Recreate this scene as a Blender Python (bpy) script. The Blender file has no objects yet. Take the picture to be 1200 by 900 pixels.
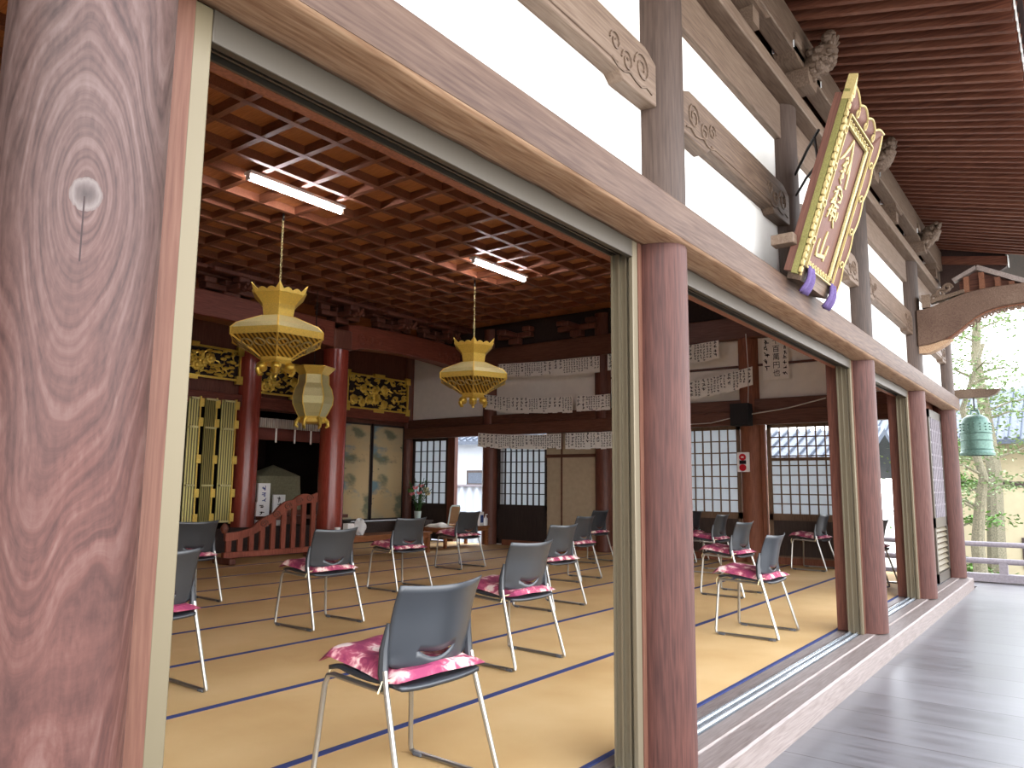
import bpy, bmesh, math, random
from mathutils import Vector, Matrix
from math import sin, cos, pi, radians, sqrt, atan2
S = bpy.context.scene
COL = S.collection

# ------------------------------------------------------------------ camera, sky, exposure
cd = bpy.data.cameras.new('camera'); cam = bpy.data.objects.new('camera', cd); COL.objects.link(cam)
cd.sensor_width = 36; cd.lens = 886.3018 * 36 / 1200; cd.clip_start = .02; cd.clip_end = 400
RX = Vector((0.79755616, 0.60317266, 0.00932309)); UP = Vector((0.07289731, -0.11170843, 0.99106368)); FW = Vector((-0.59882398, 0.78974931, 0.13306341))
m = Matrix.Identity(4)
for i in range(3): m[i][0], m[i][1], m[i][2] = RX[i], UP[i], -FW[i]
m[2][3] = 1.12
cam.matrix_world = m
S.camera = cam
S.view_settings.view_transform = 'Standard'; S.view_settings.look = 'None'; S.view_settings.gamma = 1; S.view_settings.use_curve_mapping = False
S.view_settings.exposure = 1.52
w = bpy.data.worlds.new('sky'); S.world = w; w.use_nodes = True
nt = w.node_tree; bg = nt.nodes['Background']
tc = nt.nodes.new('ShaderNodeTexCoord'); sx = nt.nodes.new('ShaderNodeSeparateXYZ'); cr = nt.nodes.new('ShaderNodeValToRGB')
nt.links.new(tc.outputs['Generated'], sx.inputs[0]); nt.links.new(sx.outputs['Z'], cr.inputs[0]); nt.links.new(cr.outputs[0], bg.inputs[0])
cr.color_ramp.elements[0].position = 0.0; cr.color_ramp.elements[0].color = (1, 1, 1, 1)
cr.color_ramp.elements[1].position = .9; cr.color_ramp.elements[1].color = (.62, .72, .9, 1)
bg.inputs[1].default_value = 3.0
sd = bpy.data.lights.new('sun', 'SUN'); sun = bpy.data.objects.new('sun', sd); COL.objects.link(sun)
sd.energy = 1.2; sd.angle = radians(30); sd.color = (1, .95, .86)
sun.rotation_euler = Vector((.3, -.62, -.75)).to_track_quat('-Z', 'Y').to_euler()
S.cycles.max_bounces = 14; S.cycles.diffuse_bounces = 7; S.cycles.glossy_bounces = 4; S.cycles.use_denoising = True
S.cycles.sample_clamp_indirect = 8; S.cycles.caustics_reflective = False; S.cycles.caustics_refractive = False
R = random.Random(7)

# ------------------------------------------------------------------ materials
def lin(c):
    if isinstance(c, str): c = tuple(int(c[i:i+2], 16) for i in (0, 2, 4))
    return tuple(((v/255)/12.92 if v <= 10 else (((v/255)+.055)/1.055)**2.4) for v in c) + (1,)
def base(name, rough=.6, spec=.4, metal=0):
    mt = bpy.data.materials.new(name); mt.use_nodes = True; n = mt.node_tree
    b = n.nodes['Principled BSDF']; b.inputs['Roughness'].default_value = rough; b.inputs['Metallic'].default_value = metal
    b.inputs['Specular IOR Level'].default_value = spec
    return mt, n, b
def N(n, t, **k):
    x = n.nodes.new(t)
    for a, v in k.items(): setattr(x, a, v)
    return x
def ramp(n, cols, pos=None, k=1):
    r = N(n, 'ShaderNodeValToRGB'); e = r.color_ramp.elements
    while len(e) < len(cols): e.new(.5)
    for i, c in enumerate(cols):
        e[i].position = pos[i] if pos else i/(len(cols)-1); e[i].color = dark(lin(c), k)
    return r
def coords(n, scale=(1, 1, 1), vary=True, rot=(0, 0, 0)):
    t = N(n, 'ShaderNodeTexCoord'); mp = N(n, 'ShaderNodeMapping'); mp.inputs['Scale'].default_value = scale; mp.inputs['Rotation'].default_value = rot
    n.links.new(t.outputs['Object'], mp.inputs[0])
    if vary:
        oi = N(n, 'ShaderNodeObjectInfo'); mu = N(n, 'ShaderNodeMath', operation='MULTIPLY'); mu.inputs[1].default_value = 37
        n.links.new(oi.outputs['Random'], mu.inputs[0]); n.links.new(mu.outputs[0], mp.inputs['Location'])
    return mp.outputs[0]
def bump(n, b, h, st=.3, d=.005):
    bp = N(n, 'ShaderNodeBump'); bp.inputs['Strength'].default_value = st; bp.inputs['Distance'].default_value = d
    n.links.new(h, bp.inputs['Height']); n.links.new(bp.outputs[0], b.inputs['Normal'])
def plain(name, c, rough=.5, spec=.4, metal=0, var=0, vs=6, trans=0):
    mt, n, b = base(name, rough, spec, metal)
    b.inputs['Base Color'].default_value = lin(c)
    if var:
        co = coords(n, (vs,)*3); no = N(n, 'ShaderNodeTexNoise'); no.inputs['Detail'].default_value = 5; n.links.new(co, no.inputs['Vector'])
        l = lin(c); r = N(n, 'ShaderNodeValToRGB'); e = r.color_ramp.elements
        e[0].position = .3; e[1].position = .7
        e[0].color = tuple(max(0, v*(1-var)) for v in l[:3])+(1,); e[1].color = tuple(min(1, v*(1+var)) for v in l[:3])+(1,)
        n.links.new(no.outputs['Fac'], r.inputs[0]); n.links.new(r.outputs[0], b.inputs['Base Color'])
    return mt
def dark(c, k): return tuple(v*k for v in c[:3])+(1,)
def wood(name, cols, axis='Y', s=1.0, rough=.6, spec=.3, bs=.25, rings=.5, k=1):
    """long-grained timber: colour streaks stretched along one axis plus arching growth rings"""
    mt, n, b = base(name, rough, spec)
    kk = {'X': (.06, 1, 1), 'Y': (1, .06, 1), 'Z': (1, 1, .06)}[axis]
    co = coords(n, tuple(v*s for v in kk))
    fine = N(n, 'ShaderNodeTexNoise'); fine.inputs['Scale'].default_value = 70; fine.inputs['Detail'].default_value = 5; n.links.new(co, fine.inputs['Vector'])
    big = N(n, 'ShaderNodeTexNoise'); big.inputs['Scale'].default_value = 4.5; big.inputs['Detail'].default_value = 3; n.links.new(co, big.inputs['Vector'])
    mu = N(n, 'ShaderNodeMath', operation='MULTIPLY'); mu.inputs[1].default_value = 16; n.links.new(big.outputs['Fac'], mu.inputs[0])
    fr = N(n, 'ShaderNodeMath', operation='PINGPONG'); fr.inputs[1].default_value = .5; n.links.new(mu.outputs[0], fr.inputs[0])
    mx = N(n, 'ShaderNodeMix'); mx.inputs['Factor'].default_value = rings*.6
    n.links.new(fine.outputs['Fac'], mx.inputs[2]); n.links.new(fr.outputs[0], mx.inputs[3])
    bl = N(n, 'ShaderNodeTexNoise'); bl.inputs['Scale'].default_value = 1.6; n.links.new(co, bl.inputs['Vector'])
    m2 = N(n, 'ShaderNodeMix'); m2.inputs['Factor'].default_value = .4
    n.links.new(mx.outputs[0], m2.inputs[2]); n.links.new(bl.outputs['Fac'], m2.inputs[3])
    r = ramp(n, cols, [.3, .47, .66] if len(cols) == 3 else None, k); n.links.new(m2.outputs[0], r.inputs[0]); n.links.new(r.outputs[0], b.inputs['Base Color'])
    if bs: bump(n, b, mx.outputs[0], bs, .003)
    return mt
WEATHER = ((112, 88, 76), (158, 130, 114), (190, 166, 148))
m_worn_lit = wood('worn_bounce_lit_wood', ((150, 108, 78), (196, 158, 124), (222, 192, 156)), 'Y', 1.6, k=0.62)
m_nageshi = wood('weathered_beam', ((120, 84, 66), (158, 122, 100), (188, 156, 132)), 'Y', 1.4, k=0.3)
m_post_red = wood('red_brown_post', ((102, 56, 46), (140, 84, 70), (164, 112, 96)), 'Z', 1.6, k=0.31)
m_post_grey = wood('grey_brown_post', ((96, 74, 60), (132, 104, 88), (154, 128, 112)), 'Z', 1.6, k=0.26)
m_frieze = wood('grey_frieze_wood', ((118, 92, 74), (160, 132, 110), (188, 162, 140)), 'Y', 1.6, k=0.4)
m_orange = wood('orange_brown_wood', ((130, 76, 52), (168, 106, 74), (188, 132, 98)), 'Y', 1.5, k=0.38)
m_raf = wood('rafter_wood', ((96, 52, 36), (136, 80, 58), (166, 108, 82)), 'X', 1.5, k=0.52)
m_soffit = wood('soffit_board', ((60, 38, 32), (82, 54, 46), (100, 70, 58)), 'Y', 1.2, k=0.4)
m_dark = wood('dark_red_timber', ((76, 42, 33), (102, 60, 47), (122, 78, 62)), 'Z', 1.4, rough=.45)
m_darkY = wood('dark_red_beam', ((94, 46, 34), (122, 64, 48), (142, 82, 64)), 'Y', 1.4, rough=.45)
m_darkX = wood('dark_brown_beam', ((72, 44, 34), (98, 62, 48), (116, 78, 62)), 'X', 1.4, rough=.45)
m_lac = wood('lacquered_pillar', ((122, 48, 36), (150, 64, 50), (166, 82, 66)), 'Z', 1.5, rough=.25, spec=.5, bs=.05)
m_black = wood('black_stained_door', ((40, 32, 30), (52, 43, 40), (64, 54, 50)), 'Z', 1.4)
m_ceil = wood('cedar_ceiling', ((152, 92, 52), (184, 122, 76), (204, 146, 100)), 'X', 1.8, rough=.5, bs=.1)
m_bat = wood('ceiling_batten', ((100, 58, 38), (124, 76, 52), (142, 96, 70)), 'X', 1.8, rough=.5, bs=.1)
m_jamb = wood('pale_red_jamb', ((152, 94, 70), (178, 118, 92), (198, 142, 114)), 'Z', 2, k=0.28)
m_sill = wood('grey_sill_wood', ((132, 116, 108), (160, 144, 136), (186, 172, 164)), 'Y', 1.6, rough=.45, k=0.62)
m_fence = wood('barrier_wood', ((104, 50, 38), (136, 72, 54), (156, 92, 72)), 'Z', 2)
m_tanw = wood('tan_desk_wood', ((112, 66, 40), (146, 92, 58), (166, 112, 76)), 'Y', 2)
m_tanpost = wood('tan_interior_post', ((104, 60, 42), (134, 82, 60), (152, 100, 76)), 'Z', 1.6, k=1)
m_plaster = plain('white_plaster', (246, 243, 236), .9, .1, var=.02, vs=2)
m_plaster_in = plain('grey_white_plaster', (236, 231, 222), .9, .1, var=.03, vs=2)
m_alu = plain('bronze_aluminium', (78, 71, 61), .42, .5, .4)
m_alu_pale = plain('pale_aluminium', (104, 93, 70), .45, .5, .3)
m_alu_jamb = plain('tan_aluminium', (118, 107, 86), .45, .5, .35)
m_track = plain('bright_rail', (226, 232, 236), .25, .5, .8)
m_chrome = plain('chrome_tube', (168, 165, 158), .3, .5, .9)
m_plastic = plain('charcoal_plastic', (44, 47, 51), .32, .6)
m_rubber = plain('grey_glide', (92, 94, 98), .5)
m_blue = plain('blue_border_cloth', (54, 62, 104), .8, .2, var=.15, vs=40)
m_white = plain('white_card', (236, 236, 234), .7, .2)
m_paper = plain('washi_paper', (244, 240, 232), .85, .1, var=.05, vs=12)
m_ink = plain('black_ink', (42, 38, 38), .8, .1)
m_inkblue = plain('blue_ink', (70, 84, 140), .8, .1)
m_gold = plain('gold_leaf', (242, 204, 92), .3, .6, .6, var=.2, vs=18)
m_goldpale = plain('pale_gold_paint', (178, 158, 104), .5, .4, .15, var=.12, vs=30)
m_goldp = plain('gold_green_panel', (206, 196, 140), .42, .5, .3, var=.25, vs=30)
m_goldy = plain('yellow_gold', (242, 208, 100), .38, .6, .25, var=.12, vs=14)
m_signwood = wood('sign_panel_wood', ((112, 70, 56), (140, 92, 76), (158, 110, 92)), 'Z', 2, k=.5)
m_goldside = plain('tarnished_gilt_side', (128, 122, 70), .5, .4, .3, var=.2, vs=30)
m_purple = plain('purple_cloth', (92, 76, 118), .8, .2, var=.2, vs=20)
m_red = plain('red_plastic', (196, 32, 44), .4)
m_bell = plain('green_bronze', (84, 112, 100), .5, .5, .3, var=.25, vs=9)
m_greenleaf = plain('leaf_green', (84, 116, 48), .6, .3, var=.35, vs=3)
m_paleleaf = plain('pale_pine_green', (120, 140, 92), .6, .3, var=.3, vs=3)
m_bark = plain('pale_bark', (112, 106, 88), .9, .1, var=.4, vs=9)
m_stem = plain('flower_stem_green', (52, 88, 44), .6, .3, var=.3, vs=10)
m_pink = plain('pink_petal', (226, 132, 136), .6, .2, var=.12, vs=20)
m_cream = plain('cream_petal', (240, 226, 180), .6, .2, var=.08, vs=20)
m_vase = plain('celadon_vase', (206, 224, 218), .25, .5)
m_rail = plain('weathered_rail', (128, 120, 124), .6, .3, var=.15, vs=8)
m_rooftile = plain('grey_roof_tile', (74, 80, 90), .6, .3, var=.2, vs=6)
m_houseW = plain('cream_house_wall', (170, 158, 130), .9, .1, var=.04, vs=1)
m_houseWhite = plain('white_house_wall', (186, 190, 196), .9, .1, var=.02, vs=1)
m_gravel = plain('pale_gravel', (176, 170, 160), .95, .1, var=.15, vs=25)
m_cloth = plain('olive_drape', (126, 122, 98), .9, .1, var=.15, vs=6)
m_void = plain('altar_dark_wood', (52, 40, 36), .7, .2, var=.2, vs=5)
m_cable = plain('white_cord', (200, 196, 188), .6)
m_iron = plain('black_iron', (34, 30, 30), .5, .4, .4)
m_speaker = plain('speaker_black', (24, 24, 26), .7)
m_tan = plain('tan_fabric', (176, 140, 104), .8, .1, var=.1, vs=20)
m_fus = plain('beige_fusuma_paper', (176, 158, 132), .85, .1, var=.06, vs=3)
def emit(name, c, st):
    mt, n, b = base(name); b.inputs['Emission Color'].default_value = lin(c); b.inputs['Emission Strength'].default_value = st; b.inputs['Base Color'].default_value = (1, 1, 1, 1); return mt
m_tube = emit('lit_tube', (255, 246, 252), 24)
def translucent(name, c, t=.6):
    mt, n, b = base(name, .9, .1); b.inputs['Base Color'].default_value = lin(c)
    tr = N(n, 'ShaderNodeBsdfTranslucent'); tr.inputs[0].default_value = lin(c); ms = N(n, 'ShaderNodeMixShader'); ms.inputs[0].default_value = t
    n.links.new(b.outputs[0], ms.inputs[1]); n.links.new(tr.outputs[0], ms.inputs[2]); n.links.new(ms.outputs[0], n.nodes['Material Output'].inputs[0]); return mt
m_shoji = translucent('shoji_paper', (204, 208, 210), .42)
def glass():
    mt, n, b = base('clear_pane', .05); tr = N(n, 'ShaderNodeBsdfTransparent'); gl = N(n, 'ShaderNodeBsdfGlossy'); gl.inputs['Roughness'].default_value = .05
    ms = N(n, 'ShaderNodeMixShader'); ms.inputs[0].default_value = .08
    n.links.new(tr.outputs[0], ms.inputs[1]); n.links.new(gl.outputs[0], ms.inputs[2]); n.links.new(ms.outputs[0], n.nodes['Material Output'].inputs[0]); return mt
m_glass = glass()
def mat_knot():
    """big weathered pillar: nested growth loops around one knot, grey-mauve above, redder below"""
    mt, n, b = base('knotted_pillar', .55, .3)
    t = N(n, 'ShaderNodeTexCoord')
    def dot(v):
        d = N(n, 'ShaderNodeVectorMath', operation='DOT_PRODUCT'); d.inputs[1].default_value = v; n.links.new(t.outputs['Object'], d.inputs[0]); return d.outputs['Value']
    def M(op, a, c=None, cl=False):
        x = N(n, 'ShaderNodeMath', operation=op); x.use_clamp = cl
        for i, v in enumerate((a, c)):
            if v is None: continue
            if isinstance(v, (int, float)): x.inputs[i].default_value = v
            else: n.links.new(v, x.inputs[i])
        return x.outputs[0]
    U = dot((.386, .922, 0)); Z = dot((0, 0, 1))
    ns = N(n, 'ShaderNodeTexNoise'); ns.inputs['Scale'].default_value = 2.4; ns.inputs['Detail'].default_value = 1.5
    mp = N(n, 'ShaderNodeMapping'); mp.inputs['Scale'].default_value = (2.2, 2.2, .55); n.links.new(t.outputs['Object'], mp.inputs[0]); n.links.new(mp.outputs[0], ns.inputs['Vector'])
    dis = M('MULTIPLY', M('SUBTRACT', ns.outputs['Fac'], .5), .15)
    u = M('ADD', M('SUBTRACT', U, KN[0]), 0); z = M('SUBTRACT', Z, KN[1])
    zz = M('DIVIDE', M('MULTIPLY', z, .45), M('ADD', M('MULTIPLY', M('ABSOLUTE', z), 1.7), 1))
    f = M('SQRT', M('ADD', M('MULTIPLY', u, u), M('MULTIPLY', zz, zz)))
    dsc = M('MULTIPLY', dis, M('MULTIPLY', f, 9, True))
    g = M('ADD', f, dsc)
    warp = N(n, 'ShaderNodeTexNoise'); warp.inputs['Scale'].default_value = 60; warp.inputs['Detail'].default_value = 4; n.links.new(mp.outputs[0], warp.inputs['Vector'])
    fb = N(n, 'ShaderNodeTexNoise'); fb.inputs['Scale'].default_value = 9; fb.inputs['Detail'].default_value = 6; fb.inputs['Roughness'].default_value = .7
    cb = N(n, 'ShaderNodeCombineXYZ'); n.links.new(M('MULTIPLY', g, 14), cb.inputs[0]); n.links.new(M('MULTIPLY', z, .9), cb.inputs[1]); n.links.new(cb.outputs[0], fb.inputs['Vector'])
    ph = M('ADD', M('MULTIPLY', g, 1150), M('MULTIPLY', warp.outputs['Fac'], 2))
    ring = M('ADD', M('MULTIPLY', M('SINE', ph), .5), .5)
    ph2 = M('ADD', M('MULTIPLY', g, 330), M('MULTIPLY', warp.outputs['Fac'], 1))
    ring2 = M('POWER', M('ADD', M('MULTIPLY', M('SINE', ph2), .5), .5), 2.5)
    v = M('ADD', M('MULTIPLY', ring, .06), M('ADD', M('MULTIPLY', M('MULTIPLY', ring2, ns.outputs['Fac']), .22), M('ADD', M('MULTIPLY', warp.outputs['Fac'], .22), M('MULTIPLY', fb.outputs['Fac'], .62))))
    grey = ramp(n, ((96, 76, 70), (140, 114, 106), (178, 154, 146)), [.32, .52, .76], .33); redr = ramp(n, ((96, 54, 46), (140, 88, 76), (174, 130, 118)), [.32, .52, .76], .33)
    n.links.new(v, grey.inputs[0]); n.links.new(v, redr.inputs[0])
    sm = N(n, 'ShaderNodeMapRange'); sm.inputs[1].default_value = KN[1]+.15; sm.inputs[2].default_value = KN[1]-.5; n.links.new(Z, sm.inputs[0])
    pn = N(n, 'ShaderNodeTexNoise'); pn.inputs['Scale'].default_value = 2.2; n.links.new(mp.outputs[0], pn.inputs['Vector'])
    fac = M('ADD', M('MULTIPLY', sm.outputs[0], .8), M('MULTIPLY', M('SUBTRACT', pn.outputs['Fac'], .35), 1.2), True)
    mx = N(n, 'ShaderNodeMix', data_type='RGBA'); n.links.new(fac, mx.inputs[0]); n.links.new(grey.outputs[0], mx.inputs[6]); n.links.new(redr.outputs[0], mx.inputs[7])
    # the knot's dark heart and pale halo
    zk = M('MULTIPLY', z, .85); fk = M('SQRT', M('ADD', M('MULTIPLY', u, u), M('MULTIPLY', zk, zk)))
    kr = ramp(n, ((92, 76, 70), (132, 112, 106), (176, 158, 150), (142, 118, 110)), [0, .45, .8, 1.0], .33)
    kn = N(n, 'ShaderNodeMapRange'); kn.inputs[1].default_value = 0; kn.inputs[2].default_value = .028; n.links.new(M('ADD', fk, M('MULTIPLY', M('SUBTRACT', warp.outputs['Fac'], .5), .016)), kn.inputs[0]); n.links.new(kn.outputs[0], kr.inputs[0])
    kmask = M('LESS_THAN', M('ADD', fk, M('MULTIPLY', M('SUBTRACT', warp.outputs['Fac'], .5), .008)), .026)
    m3 = N(n, 'ShaderNodeMix', data_type='RGBA'); n.links.new(kmask, m3.inputs[0]); n.links.new(mx.outputs[2], m3.inputs[6]); n.links.new(kr.outputs[0], m3.inputs[7])
    # a hairline check running down from the knot
    ck = M('MULTIPLY', M('LESS_THAN', M('ABSOLUTE', M('ADD', u, M('MULTIPLY', dis, .25))), .0014), M('MULTIPLY', M('LESS_THAN', z, -.004), M('GREATER_THAN', z, -.12)))
    m4 = N(n, 'ShaderNodeMix', data_type='RGBA'); n.links.new(ck, m4.inputs[0]); n.links.new(m3.outputs[2], m4.inputs[6]); m4.inputs[7].default_value = dark(lin((70, 44, 40)), .4)
    n.links.new(m4.outputs[2], b.inputs['Base Color']); bump(n, b, v, .2, .003)
    return mt
KN = (.010, 1.612)
m_knot = mat_knot()
def mat_tatami():
    mt, n, b = base('woven_rush', .75, .25)
    co = coords(n, (1, 1, 1)); wv = N(n, 'ShaderNodeTexWave'); wv.bands_direction = 'X'; wv.inputs['Scale'].default_value = 55; wv.inputs['Distortion'].default_value = 1.5; n.links.new(co, wv.inputs['Vector'])
    no = N(n, 'ShaderNodeTexNoise'); no.inputs['Scale'].default_value = 1.4; no.inputs['Detail'].default_value = 4; n.links.new(co, no.inputs['Vector'])
    mx = N(n, 'ShaderNodeMix'); mx.inputs['Factor'].default_value = .25; n.links.new(no.outputs['Fac'], mx.inputs[2]); n.links.new(wv.outputs['Fac'], mx.inputs[3])
    r = ramp(n, ((182, 143, 90), (201, 164, 110), (214, 181, 130)), [.25, .5, .75]); n.links.new(mx.outputs[0], r.inputs[0]); n.links.new(r.outputs[0], b.inputs['Base Color']); bump(n, b, wv.outputs['Fac'], .15, .002); return mt
m_tatami = mat_tatami()
def mat_veranda():
    """planks across the veranda, grey and worn, slightly polished"""
    mt, n, b = base('worn_grey_planks', .3, .5)
    co = coords(n, (1, 1, 1), False); sp = N(n, 'ShaderNodeSeparateXYZ'); n.links.new(co, sp.inputs[0])
    dv = N(n, 'ShaderNodeMath', operation='DIVIDE'); dv.inputs[1].default_value = .47; n.links.new(sp.outputs['Y'], dv.inputs[0])
    fl = N(n, 'ShaderNodeMath', operation='FLOOR'); n.links.new(dv.outputs[0], fl.inputs[0]); fr = N(n, 'ShaderNodeMath', operation='FRACT'); n.links.new(dv.outputs[0], fr.inputs[0])
    wn = N(n, 'ShaderNodeTexWhiteNoise', noise_dimensions='1D'); n.links.new(fl.outputs[0], wn.inputs['W'])
    mp = N(n, 'ShaderNodeMapping'); mp.inputs['Scale'].default_value = (.12, 1.6, 1); n.links.new(co, mp.inputs[0])
    no = N(n, 'ShaderNodeTexNoise'); no.inputs['Scale'].default_value = 14; no.inputs['Detail'].default_value = 6; n.links.new(mp.outputs[0], no.inputs['Vector'])
    ad = N(n, 'ShaderNodeMix'); ad.inputs['Factor'].default_value = .12; n.links.new(no.outputs['Fac'], ad.inputs[2]); n.links.new(wn.outputs['Value'], ad.inputs[3])
    r = ramp(n, ((104, 100, 100), (124, 120, 121), (142, 138, 139)), [.25, .5, .75], .68); n.links.new(ad.outputs[0], r.inputs[0])
    gp = N(n, 'ShaderNodeMath', operation='LESS_THAN'); gp.inputs[1].default_value = .02; n.links.new(fr.outputs[0], gp.inputs[0])
    mx = N(n, 'ShaderNodeMix', data_type='RGBA'); n.links.new(gp.outputs[0], mx.inputs[0]); n.links.new(r.outputs[0], mx.inputs[6]); mx.inputs[7].default_value = dark(lin((84, 76, 74)), .6); n.links.new(mx.outputs[2], b.inputs['Base Color'])
    rr = N(n, 'ShaderNodeMapRange'); rr.inputs[3].default_value = .22; rr.inputs[4].default_value = .45; n.links.new(no.outputs['Fac'], rr.inputs[0]); n.links.new(rr.outputs[0], b.inputs['Roughness'])
    bump(n, b, no.outputs['Fac'], .08, .003); return mt
m_ver = mat_veranda()
def mat_brocade():
    mt, n, b = base('crimson_brocade', .7, .3)
    co = coords(n, (1, 1, 1)); vo = N(n, 'ShaderNodeTexVoronoi'); vo.inputs['Scale'].default_value = 11; n.links.new(co, vo.inputs['Vector'])
    no = N(n, 'ShaderNodeTexNoise'); no.inputs['Scale'].default_value = 26; no.inputs['Detail'].default_value = 3; no.inputs['Distortion'].default_value = 1.2; n.links.new(co, no.inputs['Vector'])
    mx = N(n, 'ShaderNodeMix'); mx.inputs['Factor'].default_value = .5; n.links.new(vo.outputs['Distance'], mx.inputs[2]); n.links.new(no.outputs['Fac'], mx.inputs[3])
    r = ramp(n, ((236, 212, 202), (220, 156, 158), (172, 80, 102), (142, 54, 86)), [.36, .43, .5, .62]); n.links.new(mx.outputs[0], r.inputs[0]); n.links.new(r.outputs[0], b.inputs['Base Color']); return mt
m_broc = mat_brocade()
def mat_pleat(name, c1, c2, axis, s, metal=.5, rough=.4):
    mt, n, b = base(name, rough, .5, metal); co = coords(n, (1, 1, 1), False)
    wv = N(n, 'ShaderNodeTexWave'); wv.bands_direction = axis; wv.inputs['Scale'].default_value = s; n.links.new(co, wv.inputs['Vector'])
    r = ramp(n, (c1, c2), [.25, .75]); n.links.new(wv.outputs['Fac'], r.inputs[0]); n.links.new(r.outputs[0], b.inputs['Base Color']); bump(n, b, wv.outputs['Fac'], .5, .006); return mt
m_pleat = mat_pleat('gilt_reeded_door', (84, 78, 44), (178, 164, 96), 'Y', 8)
m_valance = mat_pleat('striped_altar_valance', (138, 124, 114), (206, 196, 182), 'Y', 10, 0, .9)
m_lanpan = mat_pleat('openwork_gilt_panel', (112, 82, 30), (226, 188, 86), 'DIAGONAL', 9, .5)
def mat_painting():
    """gold-ground screen with loose dark pine masses and blue-green rocks"""
    mt, n, b = base('painted_screen', .6, .3, .1); co = coords(n, (1, 1, 1), False)
    def mask(s, lo, hi, off):
        mp = N(n, 'ShaderNodeMapping'); mp.inputs['Location'].default_value = off; mp.inputs['Scale'].default_value = (1, 1, 1.7); n.links.new(co, mp.inputs[0])
        no = N(n, 'ShaderNodeTexNoise'); no.inputs['Scale'].default_value = s; no.inputs['Detail'].default_value = 6; n.links.new(mp.outputs[0], no.inputs['Vector'])
        mr = N(n, 'ShaderNodeMapRange'); mr.inputs[1].default_value = lo; mr.inputs[2].default_value = hi; n.links.new(no.outputs['Fac'], mr.inputs[0]); return mr.outputs[0]
    cur = None
    prev = lin((188, 164, 122))
    for (s, lo, hi, off, c) in ((1.2, .45, .65, (0, 0, 0), (172, 160, 128)), (1.7, .53, .64, (3, 1, 4), (112, 114, 90)), (1.5, .54, .64, (9, 5, 1), (108, 134, 140)), (9, .66, .72, (2, 8, 3), (84, 90, 70))):
        mx = N(n, 'ShaderNodeMix', data_type='RGBA'); n.links.new(mask(s, lo, hi, off), mx.inputs[0])
        if cur is None: mx.inputs[6].default_value = prev
        else: n.links.new(cur, mx.inputs[6])
        mx.inputs[7].default_value = lin(c); cur = mx.outputs[2]
    n.links.new(cur, b.inputs['Base Color']); return mt
m_paint = mat_painting()

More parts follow.
